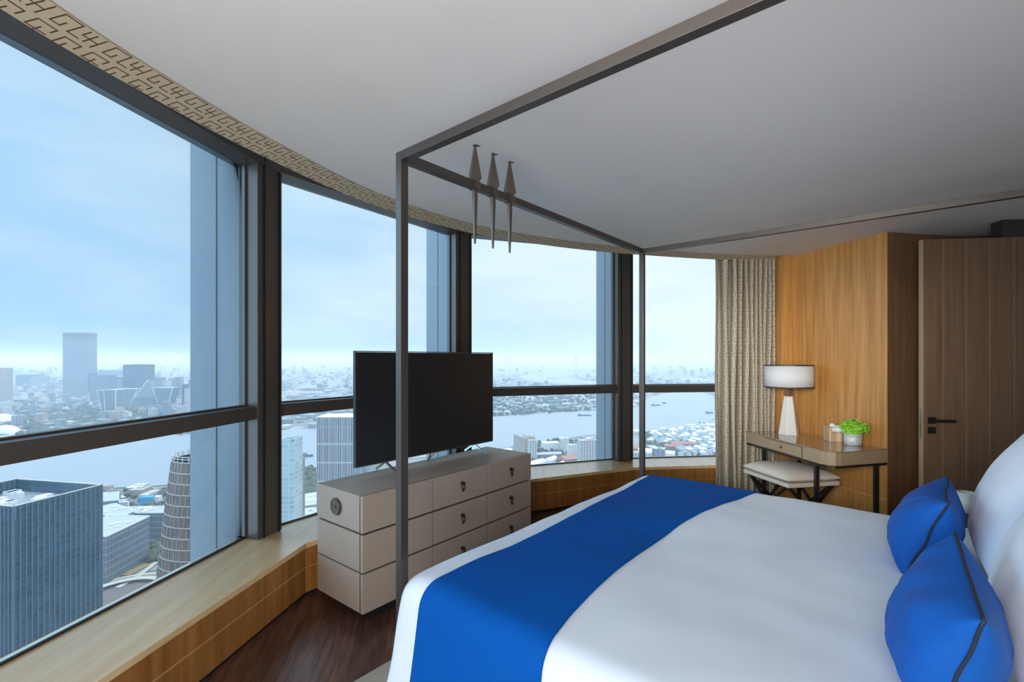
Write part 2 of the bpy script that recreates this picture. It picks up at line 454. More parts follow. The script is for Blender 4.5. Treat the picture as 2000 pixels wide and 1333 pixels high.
# mullion columns with outside fins
for k in range(1, 5):
    p = GL[k]
    t = ((GL[k + 1] - p).normalized() + (p - GL[k - 1]).normalized()).normalized()
    nr = Vector((t.y, -t.x, 0)); rz = atan2(t.y, t.x)
    e = empty('trim_%d' % k, 'dark bronze window column', None, None, 'structure')
    m = MB(); m.box(p + nr * .06 + V(0, 0, 1.64), (.188, .17, 2.6), rz); m.build('column', M['metal'], e, bevel=.003)
    m = MB()
    m.box(p + nr * .1505 + V(0, 0, 1.64) + t * -.052, (.006, .012, 2.6), rz); m.box(p + nr * .1505 + V(0, 0, 1.64) + t * .066, (.006, .012, 2.6), rz)
    m.build('groove', M['frame_dark'], e)
    m = MB(); m.box(p + nr * .02 - t * .1 + V(0, 0, 1.55), (.012, .05, 2.4), rz); m.build('gasket', M['metal'], e)
    m = MB(); m.box(p - nr * .28 + V(0, 0, 1.0), (.13, .50, 12), rz); m.build('facade_fin', M['fin'], e)
    m = MB(); m.box(p - nr * .27 - t * .066 + V(0, 0, 1.0), (.004, .008, 12), rz); m.build('fin_joint', M['metal'], e)

# low bench along the windows
bench = empty('window_bench', 'long low oak bench running under all the windows', 'bench')
m = MB()
inner = [V(x, y, 0) for x, y in BF]
outer = [g + (g - i).normalized() * .04 for g, i in zip(GL, inner)]
for k in range(5):
    q = [inner[k], inner[k + 1], outer[k + 1], outer[k]]
    m.add([(p.x, p.y, BENCH - .03) for p in q] + [(p.x, p.y, BENCH) for p in q], [(0, 1, 2, 3), (7, 6, 5, 4), (0, 4, 5, 1), (2, 6, 7, 3)])
m.build('bench_top', M['bench_top'], bench)
m = MB(); m2 = MB(); m3 = MB()
for k in range(5):
    a, b = inner[k], inner[k + 1]; t = (b - a).normalized(); nr = Vector((t.y, -t.x, 0)); rz = atan2(t.y, t.x); L = (b - a).length
    m.box((a + b) / 2 - nr * .02 + V(0, 0, .165), (L + .012, .03, .28), rz)
    m2.box((a + b) / 2 - nr * .004 + V(0, 0, .182), (L + .004, .004, .005), rz)
    m3.box((a + b) / 2 - nr * .03 + V(0, 0, .0135), (L, .02, .027), rz)
m.build('front_panel', M['bench'], bench); m2.build('seam_strip', M['bench_line'], bench); m3.build('plinth', M['gap'], bench)

# walls
def wall(name, label, pts, mt, z1=CEIL, th=.08, side=1):
    m = MB()
    for a, b in zip(pts, pts[1:]):
        a, b = V(*a, 0), V(*b, 0); t = (b - a).normalized(); nr = Vector((t.y, -t.x, 0)) * side
        m.box((a + b) / 2 - nr * th / 2 + V(0, 0, z1 / 2), ((b - a).length, th, z1), atan2(t.y, t.x))
    o = m.build(name, mt); return tag(o, label, None, None, 'structure')
W0 = (2.73, 4.86); W1 = (2.875, 4.86); W2 = (3.09, 3.94); W3 = (3.70, 4.06)
# solid oak pier between the desk and the door
m = MB(); m.prism([W2, (3.70, 4.06), (3.78, 5.7), (2.73, 5.7), (2.73, 4.86), (2.875, 4.86)], 0, CEIL + .2)
tag(m.build('wall_desk', [M['wall'], M['wall_dark']]), 'honey oak veneer wall behind the desk', None, None, 'structure')
wd = bpy.data.objects['wall_desk'].data
for p in wd.polygons:
    if p.normal.y < -.9 and p.center.x > 3.2: p.material_index = 1
wall('wall_hall', 'dark wood wall behind the door', [(3.70, 4.07), (6.0, 3.96)], M['wall_dark'], 2.54, side=1)
wall('wall_right', 'wall of the entry', [(5.9, 4.2), (5.9, -2.5)], M['wall_dark'])
hd = Vector((.762, -.648, 0)); d2 = Vector((.643, .766, 0)); F0 = Vector((-.402, 1.75, 0))
def BED(s, t, z=0): return F0 + hd * s + d2 * t + Vector((0, 0, z))
a_, b_ = BED(2.25, -2.9), BED(2.25, 3.15)
wall('wall_headboard', 'wall behind the bed head', [(b_.x, b_.y), (a_.x, a_.y)], M['wall_dark'], side=1)
wall('wall_back', 'wall behind the camera', [(a_.x, a_.y), (-1.43, -.58)], M['wall'])
# small skirting line low on the oak wall
m = MB(); u = (V(*W2, 0) - V(*W1, 0)).normalized(); nrm = Vector((-abs(u.y), -u.x, 0)).normalized()
m.box((V(*W1, 0) + V(*W2, 0)) / 2 + nrm * .002 + V(0, 0, .33), ((V(*W2, 0) - V(*W1, 0)).length, .004, .006), atan2(u.y, u.x))
tag(m.build('trim_5', M['bench_line']), None, None, None, 'structure')

# door standing open
dl, dr = V(3.115, 3.625, 0), V(4.06, 3.52, 0); t = (dr - dl).normalized(); nr = Vector((t.y, -t.x, 0)); rz = atan2(t.y, t.x)
door = empty('door_1', 'dark brown grooved wood door standing ajar with a black lever handle', None, None, 'structure')
m = MB(); m.box((dl + dr) / 2 - nr * .0225 + V(0, 0, 1.205), ((dr - dl).length, .045, 2.39), rz); m.build('leaf', M['door'], door, bevel=.002)
m = MB(); m.box(dl - nr * .0225 - t * .001 + V(0, 0, 1.205), (.004, .043, 2.388), rz); m.build('edge_strip', M['door_edge'], door)
m = MB()
for x in (.135, .295, .455, .62, .78): m.box(dl + t * x + nr * .0005 + V(0, 0, 1.205), (.0035, .003, 2.38), rz)
m.build('groove', mat('groove_light', srgb(140, 118, 95), .6), door)
h = empty('lever_set'); h.parent = door
m = MB(); c = dl + t * .055 + V(0, 0, 1.03)
m.box(c + nr * .006, (.05, .012, .05), rz); m.bar(c + nr * .01, c + nr * .05, .018); m.bar(c + nr * .048 - t * .012, c + nr * .048 + t * .135, .014, .022)
m.box(c + nr * .006 - V(0, 0, .075), (.05, .012, .05), rz); m.bar(c - V(0, 0, .075) + nr * .01, c - V(0, 0, .075) + nr * .03, .022, .012)
bpy.data.objects.remove(h)
m.build('door_handle', mat('black_hardware', (.02, .017, .015), .35, .6), door, bevel=.002)
m = MB()
m.box(dl - t * .0035 - nr * .0225 + V(0, 0, 1.0), (.002, .022, .22), rz); m.build('lock_plate', M['silver'], door)
m = MB(); m.box(V(4.06, 3.60, 2.47), (.75, .10, .14), -.11); m.box(V(4.13, 3.57, 1.22), (.08, .10, 2.44), -.11)
m.build('door_frame', M['trimdark'], door)

# curtain
def make_curtain():
    x0, x1 = 2.14, 2.722; yb = 4.985
    N = 2400; pts = []
    for i in range(N + 1):
        u = i / N
        ph = 2 * pi * (5.2 * u + 5.0 * u * u)
        amp = .068 * (1 - .30 * u) + .010 * sin(u * 23)
        pts.append((x0 + (x1 - x0) * u - .13 * .582 / (5.2 + 10 * u) * sin(2 * ph), yb + amp * sin(ph) + .012 * sin(ph * .37 + 1), u, ph))
    cell = .0042
    res = [pts[0]]; acc = 0
    for a, b in zip(pts, pts[1:]):
        acc += sqrt((b[0] - a[0]) ** 2 + (b[1] - a[1]) ** 2)
        if acc >= cell: res.append(b); acc = 0
    z0, z1 = .012, 2.80; rows = int((z1 - z0) / .0052)
    def pos(i, j):
        x, y, u, ph = res[i]; v = j / rows; z = z0 + (z1 - z0) * v
        k = 1 + .12 * sin(3.1 * v * 2 + u * 9)
        sway = .010 * sin(u * 11 + v * 4.2) * (1 - v) + .006 * sin(v * 9 + u * 30)
        pinch = 1 - .35 * max(0, (v - .93) / .07)
        return (x + sway, yb + (y - yb) * k * pinch, z)
    e = empty('curtain', 'floor length pleated curtain with a greyish maze weave beside the oak wall', 'curtain')
    fabric_grid('cloth', len(res) - 1, rows, pos, [M['curt_a'], M['curt_b']], e, True, 7)
    m = MB(); m.bar((2.0, 4.985, 2.86), (2.73, 4.985, 2.86), .03, .02); m.build('track', M['metal'], e)
make_curtain()

# ------------------------------------------------------------------ bed
ZT = 2.25; PW = .032; BL = 2.12; BW = 2.02
bed = empty('canopy_bed', 'four poster bed with thin dark bronze canopy frame and white bedding', 'bed', loc=BED(1, 1))
rzb = atan2(d2.y, d2.x)
for s, t_ in ((0, 0), (0, BW), (BL, 0), (BL, BW)):
    m = MB(); m.box(BED(s, t_, ZT / 2), (PW, PW, ZT), rzb); m.build('post', M['bedmetal'], bed, bevel=.0015)
h_ = PW / 2
for a, b in (((0, h_), (0, BW - h_)), ((BL, h_), (BL, BW - h_)), ((h_, 0), (BL - h_, 0)), ((h_, BW), (BL - h_, BW))):
    m = MB(); m.bar(BED(*a, ZT - h_), BED(*b, ZT - h_), PW); m.build('canopy_rail', M['bedmetal'], bed, bevel=.0015)
m = MB(); m.box(BED(1.05, BW / 2, .235), (BW - .22, 1.96, .31), rzb); m.build('bed_base', M['trimdark'], bed)
m = MB(); m.box(BED(1.07, BW / 2, .505), (BW - .18, 1.9, .22), rzb); m.build('mattress', M['white'], bed, bevel=.04)
m = MB(); m.box(BED(2.16, BW / 2, .72), (BW + .1, .08, 1.3), rzb); m.build('headboard', M['leather'], bed, bevel=.02)

R_ = .07
MTOP = .708
def drape(s, t, lift=0.0):
    """bedding surface: (s,t) measured along the cloth; falls over foot and both sides"""
    r = R_ + lift
    s_in, t0, t1 = R_ + .0, R_ - .03, BW - R_ + .01
    dx = min(0, s - s_in); dy = (t - t0) if t < t0 else ((t - t1) if t > t1 else 0)
    d = sqrt(dx * dx + dy * dy)
    ps, pt = max(s, s_in), min(max(t, t0), t1)
    z = MTOP + lift
    if d > 0:
        th = min(d / R_, radians(80))
        out = r * sin(th); dz = r * (1 - cos(th)); ex = max(0, d - R_ * radians(80))
        out += ex * cos(radians(80)); dz += ex * sin(radians(80))
        ps += dx / d * out; pt += dy / d * out; z -= dz
    # gentle crown and soft waves
    e = min(max(min(s - 0, t, BW - t), 0), .5) / .5
    z += .014 * (e * (2 - e)) * (1 if d == 0 else max(0, 1 - d / .1))
    w = noise.noise(Vector((s * 2.2, t * 2.2, 3.1))) * .012 + noise.noise(Vector((s * 6, t * 6, 1))) * .004
    q = BED(ps, pt, z)
    if d > .05:
        o = (hd * dx + d2 * dy).normalized()
        wave = noise.noise(Vector((s * 3.2, t * 3.2, 7))) * .03 * min(1, (d - .05) / .3)
        q += o * wave
    q.z += w
    return q
def sheet(name, smin, smax, tmin, tmax, ns, nt, mt, lift, s_fn=None, thick=.012):
    m = MB(); m.smooth = True
    vs = []
    for j in range(nt + 1):
        t = tmin + (tmax - tmin) * j / nt
        a, b = s_fn(t) if s_fn else (smin, smax)
        for i in range(ns + 1):
            vs.append(drape(a + (b - a) * i / ns, t, lift))
    fs = [(j * (ns + 1) + i, j * (ns + 1) + i + 1, (j + 1) * (ns + 1) + i + 1, (j + 1) * (ns + 1) + i) for j in range(nt) for i in range(ns)]
    m.add(vs, fs); o = m.build(name, mt, fix=False)
    md = o.modifiers.new('thickness', 'SOLIDIFY'); md.thickness = thick; md.offset = 0
    ms = o.modifiers.new('smooth', 'SUBSURF'); ms.levels = 1; ms.render_levels = 1
    return o
duvet = sheet('duvet', -.42, 2.08, -.45, BW + .45, 90, 110, M['duvet'], 0)
tag(duvet, 'smooth white duvet falling over the foot and sides of the bed', 'duvet')
def run_s(t):
    k = min(max(t / BW, 0), 1)
    a = .145 - .06 * k + .03 * sin(pi * k) + .012 * sin(t * 3)
    b = .655 - .07 * sin(pi * k) + .09 * k * k
    if t < .15: a -= .00 * (.15 - t); b += .05 * (.15 - t)
    return a, b
runner = sheet('bed_runner', 0, 0, -.40, BW + .16, 40, 120, M['blue'], .009, run_s, .010)
tag(runner, 'royal blue bed runner laid across the foot of the white duvet', 'bed runner')

def pillow(name, A, B, Cc, thick, mt, piping=None, label=None, cat='cushion', seed=0, group=None, n=56, sag=.06, pk=.028, wr=.0045, shape=.40):
    """A,B upper corners, Cc the corner below A; bulges both ways off that plane"""
    A, B, Cc = Vector(A), Vector(B), Vector(Cc)
    ex, ey = (B - A), (Cc - A); nn = ex.cross(ey).normalized()
    cen = A + ex / 2 + ey / 2
    m = MB(); m.smooth = True
    wob = lambda u, v: nn * (noise.noise(Vector((u * 1.6 + seed, v * 1.6, 5))) * wr * 2.2) * max(abs(u), abs(v)) ** 2
    def rim(u, v):
        # pinch the sides inward between corners
        px = u + -u * pk * 2 * (1 - v * v) * abs(u); py = v + -v * pk * 2 * (1 - u * u) * abs(v)
        return px, py
    rows = {}
    for sgn in (1, -1):
        vs = []
        for j in range(n + 1):
            v = sin(pi / 2 * (-1 + 2 * j / n))
            for i in range(n + 1):
                u = sin(pi / 2 * (-1 + 2 * i / n))
                px, py = rim(u, v)
                hgt = max(0, (1 - u * u)) ** shape * max(0, (1 - v * v)) ** shape
                edge_f = min(1, 4 * (1 - max(abs(u), abs(v))))
                wz = noise.noise(Vector((px * 3 + seed, py * 3, sgn * 2))) * wr * 2
                ang = atan2(v, u)
                wz += sin(ang * 38 + noise.noise(Vector((px * 2, py * 2, seed))) * 5) * wr * .5 * (max(abs(u), abs(v)) ** 3) * edge_f
                p = cen + ex * px / 2 + ey * py / 2 + nn * sgn * (hgt * thick / 2) + nn * wz * hgt ** .5 + wob(u, v)
                p += ey.normalized() * sag * hgt * (1 - v) * .3
                vs.append(p)
        fs = [(j * (n + 1) + i, j * (n + 1) + i + 1, (j + 1) * (n + 1) + i + 1, (j + 1) * (n + 1) + i) for j in range(n) for i in range(n)]
        if sgn < 0: fs = [tuple(reversed(f)) for f in fs]
        m.add(vs, fs)
    o = m.build(name, mt, fix=False, origin=cen)
    b = bmesh.new(); b.from_mesh(o.data); bmesh.ops.remove_doubles(b, verts=b.verts, dist=.0004); bmesh.ops.recalc_face_normals(b, faces=b.faces); b.to_mesh(o.data); b.free()
    for pp in o.data.polygons: pp.use_smooth = True
    tag(o, label, cat, group)
    if piping:
        loop = []
        K = 24
        for (u0, v0), (u1, v1) in (((-1, -1), (1, -1)), ((1, -1), (1, 1)), ((1, 1), (-1, 1)), ((-1, 1), (-1, -1))):
            for q in range(K):
                u = u0 + (u1 - u0) * q / K; v = v0 + (v1 - v0) * q / K
                px, py = rim(u, v); loop.append(cen + ex * px / 2 + ey * py / 2 + wob(u, v))
        mp = MB(); mp.smooth = True; mp.tube(loop, .0042, 6, True)
        po = mp.build('piping', piping, fix=True, origin=cen); po.parent = o; po.location = (0, 0, 0)
    return o
# two blue scatter cushions seen edge-on
pillow('scatter_cushion', (1.722, 1.894, 1.03), (1.442, 1.586, 1.02), (1.669, 2.004, .73), .205, M['blue2'], M['piping'],
       'royal blue cushion with navy piping farther along the bed, nearer the door', seed=3)
pillow('scatter_cushion', (1.150, 1.240, 1.045), (.907, .917, .995), (1.125, 1.325, .755), .205, M['blue2'], M['piping'],
       'royal blue cushion with navy piping at the near side of the bed', seed=9)
def EU(t0, t1, s0, s1, zt, th, lab, seed):
    A = BED(s1, t1, zt); B = BED(s1, t0, zt); Cc = BED(s0, t1, .74)
    return pillow('pillow', A, B, Cc, th, M['white'], None, lab, 'pillow', seed=seed, pk=.03, wr=.003, shape=.42)
EU(1.04, 1.74, 1.65, 1.875, 1.28, .27, 'large white pillow propped against the headboard behind the farther blue cushion', 21)
EU(.30, 1.02, 1.64, 1.88, 1.27, .27, 'large white pillow propped against the headboard behind the near blue cushion', 25)

# bird ornaments on the foot rail
def ornament(s_):
    base = BED(0, s_, ZT)
    e = empty('bird_ornament', loc=base)
    m = MB()
    for z0, r0, z1, r1 in ((0, .020, .012, .033), (.012, .033, .150, .006)):
        m.taper(base + V(0, 0, z0), base + V(0, 0, z1), r0, r1, 4, rzb + .3)
    m.build('body', M['bronze'], e)
    m = MB(); c = base + V(0, 0, .156)
    m.add([c - d2 * .016 - V(0, 0, .004), c + V(0, 0, .008) + hd * .001, c + d2 * .040 + V(0, 0, .012), c + hd * .008, c - hd * .008, c - V(0, 0, .008)],
          [(0, 1, 3), (1, 2, 3), (0, 4, 1), (1, 4, 2), (0, 3, 5), (3, 2, 5), (0, 5, 4), (4, 5, 2)])
    m.build('head', M['bronze'], e)
    m = MB(); m.box(base - V(0, 0, PW / 2) - hd * (PW / 2 + .002), (.03, .004, PW), rzb); m.box(base - V(0, 0, PW / 2) + hd * (PW / 2 + .002), (.03, .004, PW), rzb)
    m.build('clamp', M['bronze'], e)
    m = MB(); m.taper(base - V(0, 0, PW - .002), base - V(0, 0, .06), .012, .0125, 4); m.taper(base - V(0, 0, .06), base - V(0, 0, .262), .0125, .0045, 4)
    m.build('tail_spike', M['bronze'], e)
    return e
orn = ornament(.379)
labs = ['bronze bird ornament on the canopy rail, closest of three to the near bed post',
        'bronze bird ornament on the canopy rail, standing between the other two',
        'bronze bird ornament on the canopy rail, farthest of three from the near bed post']
for i, sv in enumerate((.379, .493, .608)):
    o = orn if i == 0 else copy_tree(orn)
    o.location = BED(0, sv, ZT)
    tag(o, labs[i], 'ornament', 'bird ornaments on the canopy rail')

# rug
m = MB(); q = [BED(-.54, -.5), BED(1.9, -.5), BED(1.9, 2.3), BED(-.54, 2.3)]
m.prism([(p.x, p.y) for p in q], 0.0, .014)
tag(m.build('rug', M['rug'], bevel=.004), 'flat beige rug under the bed', 'rug')

# bedside table and white cup behind the far cushion
c = BED(1.82, 2.36)
nt = empty('bedside_table', 'small dark bedside table on the door side of the bed', 'bedside table', loc=c)
m = MB(); m.box(c + V(0, 0, .635), (.42, .42, .03), rzb); m.build('table_top', M['trimdark'], nt)
m = MB(); m.box(c + V(0, 0, .33), (.38, .36, .58), rzb); m.build('cabinet', M['wall_dark'], nt)
m = MB(); m.box(c + V(0, 0, .02), (.34, .34, .04), rzb); m.build('plinth', M['gap'], nt)
cc = Vector((2.50, 2.635, .65)); m = MB(); m.smooth = True
m.lathe(cc, [(.03, 0), (.036, .004), (.044, .112), (.040, .112), (.032, .01), (.01, .008)], 28)
tag(m.build('cup', M['ceramic'], fix=True), 'white cup peeking out between the blue cushion and the white pillow', 'cup')

# ------------------------------------------------------------------ dresser and television
du = Vector((.626, .780, 0)).normalized(); dn = Vector((-du.y, du.x, 0)); D0 = Vector((-.824, 2.64, 0)); rzd = atan2(du.y, du.x)
def DR(u, v, z=0): return D0 + du * u + dn * v + Vector((0, 0, z))
DL, DD = 1.56, .475
dresser = empty('dresser', 'low grey taupe dresser of stacked drawers under the television', 'dresser', loc=DR(DL / 2, DD / 2))
m = MB(); m.box(DR(DL / 2, DD / 2, .0405), (DL - .16, DD - .12, .081), rzd); m.build('plinth', M['gap'], dresser)
m = MB(); m.box(DR(DL / 2, DD / 2, .41), (DL - .03, DD - .03, .64), rzd); m.build('core', M['gap'], dresser)
tiers = ((.082, .299), (.310, .517), (.528, .733))
cuts = (0, .515, 1.035, DL)
hand = mat('dark_pull', (.045, .032, .026), .4, .4)
for k, (z0, z1) in enumerate(tiers):
    m = MB(); m.box(DR(DL / 2, (DD + .03) / 2 , (z0 + z1) / 2), (DL, DD - .03, z1 - z0), rzd); m.build('tier', M['dresser'], dresser, bevel=.002)
    m = MB(); m.box(DR(DL / 2, .0255, (z0 + z1) / 2), (DL - .002, .008, z1 - z0 - .002), rzd); m.build('gap_shade', M['gap'], dresser)  # black sheet put in as the shade between drawer fronts
    for j in range(3):
        u0, u1 = cuts[j] + (.0 if j == 0 else .0035), cuts[j + 1] - (.0 if j == 2 else .0035)
        m = MB(); m.box(DR((u0 + u1) / 2, .011, (z0 + z1) / 2), (u1 - u0, .022, z1 - z0), rzd)
        dw = m.build('drawer', M['dresser'], dresser, bevel=.0015)
        c = DR((u0 + u1) / 2, 0, (z0 + z1) / 2)
        m = MB(); m.taper(c + V(0, 0, .022), c + V(0, 0, .022) - dn * .022, .013, .010, 12)
        m.tube([c - dn * .016 + V(0, 0, .022) + (du * cos(a) * .012 + V(0, 0, -.024 + sin(a) * .022)) for a in [2 * pi * i / 16 for i in range(16)]], .0036, 6, True)
        m.box(c - dn * .014 - V(0, 0, .024), (.008, .006, .020), rzd)
        hh = m.build('pull', hand); hh.parent = dw; hh.matrix_parent_inverse = Matrix.Translation(-(dresser.location + dw.location))
# round bronze medallion on the end
c = DR(0, DD * .545, .632)
m = MB(); m.smooth = False
m.taper(c, c - du * .010, .050, .050, 32); m.build('medallion', M['bronze'], dresser, bevel=.002)
m = MB(); m.bar(c - du * .011 - dn * .047, c - du * .011 + dn * .047, .005, .006); m.tube([c - du * .010 + dn * (.046 * cos(a)) + V(0, 0, .046 * sin(a)) for a in [2 * pi * i / 32 for i in range(32)]], .0035, 6, True)
m.taper(c - du * .008, c - du * .016, .012, .010, 12); m.build('medallion_bar', M['bronze'], dresser)

tv = empty('television', 'large flat television with black screen standing on the dresser', 'television', loc=DR(.85, .36, .733))
T0 = Vector((-.995, 3.04, 0)); tu = Vector((.641, .7675, 0)); tn = Vector((-tu.y, tu.x, 0)); rzt = atan2(tu.y, tu.x); TL = 1.30
def TVp(u, v, z): return T0 + tu * u + tn * v + Vector((0, 0, z))
zb, zt_ = .800, 1.547
m = MB(); m.box(TVp(TL / 2, .004, (zb + zt_) / 2), (TL - .014, .006, zt_ - zb - .016), rzt); m.build('screen', M['screen'], tv)
m = MB()
for a, b, c_, d_ in ((0, TL, zb, zb + .010), (0, TL, zt_ - .006, zt_), (0, .006, zb, zt_), (TL - .006, TL, zb, zt_)):
    m.box(TVp((a + b) / 2, .012, (c_ + d_) / 2), (b - a, .026, d_ - c_), rzt)
m.build('bezel', mat('tv_bezel_grey', (.09, .095, .10), .35, .6), tv)
m = MB(); m.box(TVp(TL / 2, .02, (zb + zt_) / 2), (TL - .02, .02, zt_ - zb - .02), rzt); m.box(TVp(TL / 2, .045, zb + .26), (TL * .7, .035, .40), rzt)
m.build('back_shell', M['tvback'], tv, bevel=.006)
for u in (.235, 1.085):
    m = MB(); ap = TVp(u, .012, zb + .004)
    m.bar(ap, TVp(u + .0, -.125, .738), .010, .014); m.bar(ap, TVp(u, .115, .738), .010, .014); m.box(TVp(u, -.128, .7365), (.014, .016, .007), rzt)
    m.build('stand_foot', M['silver'], tv)
m = MB(); m.bar(TVp(.64, .02, zb + .01), TVp(.66, .075, .737), .008, .012); m.bar(TVp(.70, .02, zb + .01), TVp(.66, .075, .737), .008, .012); m.build('rear_brace', M['silver'], tv)

# ------------------------------------------------------------------ desk, stool, lamp and small things
dk = empty('writing_desk', 'taupe lacquered writing desk with chamfered corner and thin dark legs', 'desk', loc=(2.7, 4.3, 0))
outl = [(2.37, 4.85), (2.86, 4.85), (3.065, 3.90), (2.60, 3.775), (2.55, 3.772), (2.505, 3.80), (2.478, 3.85), (2.472, 3.90)]
outl = outl[::-1]
def ccw(p):
    a = sum(p[i - 1][0] * p[i][1] - p[i][0] * p[i - 1][1] for i in range(len(p)))
    return p if a > 0 else p[::-1]
outl = ccw(outl)
m = MB(); m.prism(outl, .648, .752); m.build('body', M['desk'], dk, bevel=.003)
m = MB(); m.prism(outl, .7525, .760); m.build('desk_top', M['desk_top'], dk)
cx, cy = 2.72, 4.35
small = [(cx + (x - cx) * .985, cy + (y - cy) * .985) for x, y in outl]
m = MB(); m.prism(small, .628, .6475); m.build('steel_frame', M['leg'], dk)
fu = (V(2.472, 3.90, 0) - V(2.37, 4.85, 0)).normalized(); fn = Vector((fu.y, -fu.x, 0)); rzf = atan2(fu.y, fu.x)
if fn.x > 0: fn = -fn
c = V(2.37, 4.85, 0) + fu * .555 + V(0, 0, .700)
m = MB(); m.box(c + fn * .001, (.500, .004, .094), rzf); m.build('drawer_gap', M['gap'], dk)
m = MB(); m.box(c + fn * .003, (.492, .008, .086), rzf); drw = m.build('drawer', M['desk'], dk, bevel=.001)
m = MB(); m.taper(c + fn * .006, c + fn * .022, .006, .012, 12); kn = m.build('knob', M['bronze'])
kn.parent = drw
for x, y in ((2.432, 4.62), (2.50, 3.93), (2.985, 3.925), (2.83, 4.72)):
    m = MB(); m.box((x, y, .315), (.028, .028, .63), rzf); m.build('leg', M['leg'], dk)

st = empty('stool', 'cream leather stool with crossed dark legs tucked under the desk', 'stool', loc=(2.5, 4.25, 0))
N_, L_, R2 = V(2.27, 3.93, 0), V(2.28, 4.54, 0), V(2.79, 4.14, 0)
sx = Vector((.985, .19, 0)).normalized(); sy = Vector((-.19, .985, 0)).normalized()
def ST(a, b, z): return N_ + sx * a + sy * b + Vector((0, 0, z))
SW, SD = .50, .56; rzs = atan2(sx.y, sx.x)
m = MB(); m.box(ST(SW / 2, SD / 2, .445), (SW, SD, .035), rzs); m.build('seat_board', M['leather'], st, bevel=.008)
def cush(c, w, d, h, rz, n=24):
    m = MB(); m.smooth = True
    R = Matrix.Rotation(rz, 3, 'Z')
    for sg in (1, -1):
        vs = []
        for j in range(n + 1):
            for i in range(n + 1):
                u = sin(pi / 2 * (-1 + 2 * i / n)); v = sin(pi / 2 * (-1 + 2 * j / n))
                hh = (max(0, 1 - u ** 4) ** .5 * max(0, 1 - v ** 4) ** .5) * (h / 2 if sg > 0 else h * .3)
                vs.append(Vector(c) + R @ Vector((u * w / 2, v * d / 2, sg * hh)))
        fs = [(j * (n + 1) + i, j * (n + 1) + i + 1, (j + 1) * (n + 1) + i + 1, (j + 1) * (n + 1) + i) for j in range(n) for i in range(n)]
        m.add(vs, fs if sg > 0 else [tuple(reversed(f)) for f in fs])
    return m
cush(ST(SW / 2, SD / 2, .492), SW + .01, SD + .01, .13, rzs).build('seat_cushion', M['leather'], st)
for b in (.04, SD - .04):
    for (a0, a1) in ((.03, SW - .03), (SW - .03, .03)):
        m = MB(); m.bar(ST(a0, b, .43), ST(a1, b, .0), .018, .022); m.build('leg', M['leg'], st)
for a in (.03, SW - .03):
    for (b0, b1) in ((.05, SD - .05), (SD - .05, .05)):
        m = MB(); m.bar(ST(a, b0, .428), ST(a, b1, .012), .016, .020); m.build('cross_brace', M['leg'], st)

lp = Vector((2.685, 4.645, .7605))
lamp = empty('table_lamp', 'white table lamp with a drum shade and tapered faceted base on the desk', 'table lamp', loc=lp)
m = MB(); m.taper(lp, lp + V(0, 0, .37), .092, .042, 6, .3); m.build('lamp_base', M['ceramic'], lamp, bevel=.002)
m = MB(); m.box(lp + V(0, 0, .41), (.05, .05, .09), .4); m.build('neck', M['wall_dark'], lamp)
m = MB(); m.smooth = True
z0, z1, r = .462, .668, .213
m.lathe(lp, [(r - .004, z0), (r, z0), (r, z1), (r - .004, z1), (r - .004, z0)], 64)
# remove end caps of the drum
m.f = [f for f in m.f if len(f) < 10]; m.m = m.m[:len(m.f)]; m.sm = m.sm[:len(m.f)]
m.build('lamp_shade', M['shade'], lamp)
for zz in (z0 - .004, z1 - .004):
    mm = MB(); mm.smooth = False
    mm.lathe(lp, [(r - .005, zz), (r + .002, zz), (r + .002, zz + .009), (r - .005, zz + .009), (r - .005, zz)], 64)
    mm.f = [f for f in mm.f if len(f) < 10]; mm.m = mm.m[:len(mm.f)]; mm.sm = mm.sm[:len(mm.f)]
    mm.build('shade_rim', M['trimdark'], lamp)
m = MB(); m.taper(lp + V(0, 0, .45), lp + V(0, 0, .64), .006, .006, 8)
for a in (0, 2.1, 4.2): m.bar(lp + V(0, 0, .64), lp + V((r - .006) * cos(a), (r - .006) * sin(a), .655), .004)
m.build('harp', M['bronze'], lamp)

tb = Vector((2.86, 4.27, .7605))
t_e = empty('tissue_box', 'small striped wood box with white tissue beside the plant', 'tissue box', loc=tb)
m = MB(); m.box(tb + V(0, 0, .066), (.125, .10, .132), 1.35); m.build('box_body', M['boxwood'], t_e, bevel=.002)
m = MB(); m.smooth = True
m.lathe(tb + V(0, 0, .132), [(.028, 0), (.030, .006), (.018, .012), (.022, .020), (.006, .026)], 9); m.build('tissue', M['petal'], t_e)

pc = Vector((2.908, 4.085, .7605))
pl_ = empty('potted_plant', 'bright green leafy plant with white blooms in a mottled silver pot', 'plant', loc=pc)
m = MB(); m.smooth = True; m.lathe(pc, [(.058, 0), (.064, .004), (.070, .098), (.064, .098), (.058, .06), (.01, .058)], 40); m.build('pot', M['pot'], pl_)
rnd = random.Random(4)
def leafball(m, c, R3, nleaf, size, zsc=.75):
    for _ in range(nleaf):
        u = rnd.uniform(-.15, 1); a = rnd.uniform(0, 2 * pi); rr = sqrt(max(0, 1 - u * u))
        d = Vector((rr * cos(a), rr * sin(a), u * zsc)); p = c + d * R3 * rnd.uniform(.6, 1.12)
        n1 = d.normalized(); n1 = (n1 + Vector((rnd.uniform(-1, 1), rnd.uniform(-1, 1), rnd.uniform(-1, 1))) * .75).normalized(); tt = n1.cross(Vector((rnd.uniform(-1, 1), rnd.uniform(-1, 1), rnd.uniform(-1, 1)))).normalized(); bb = n1.cross(tt)
        s = size * rnd.uniform(.6, 1.2)
        m.add([p - tt * s, p + bb * s * .5 + n1 * s * .25, p + tt * s + n1 * s * .1, p - bb * s * .5 + n1 * s * .25], [(0, 3, 2, 1), ])
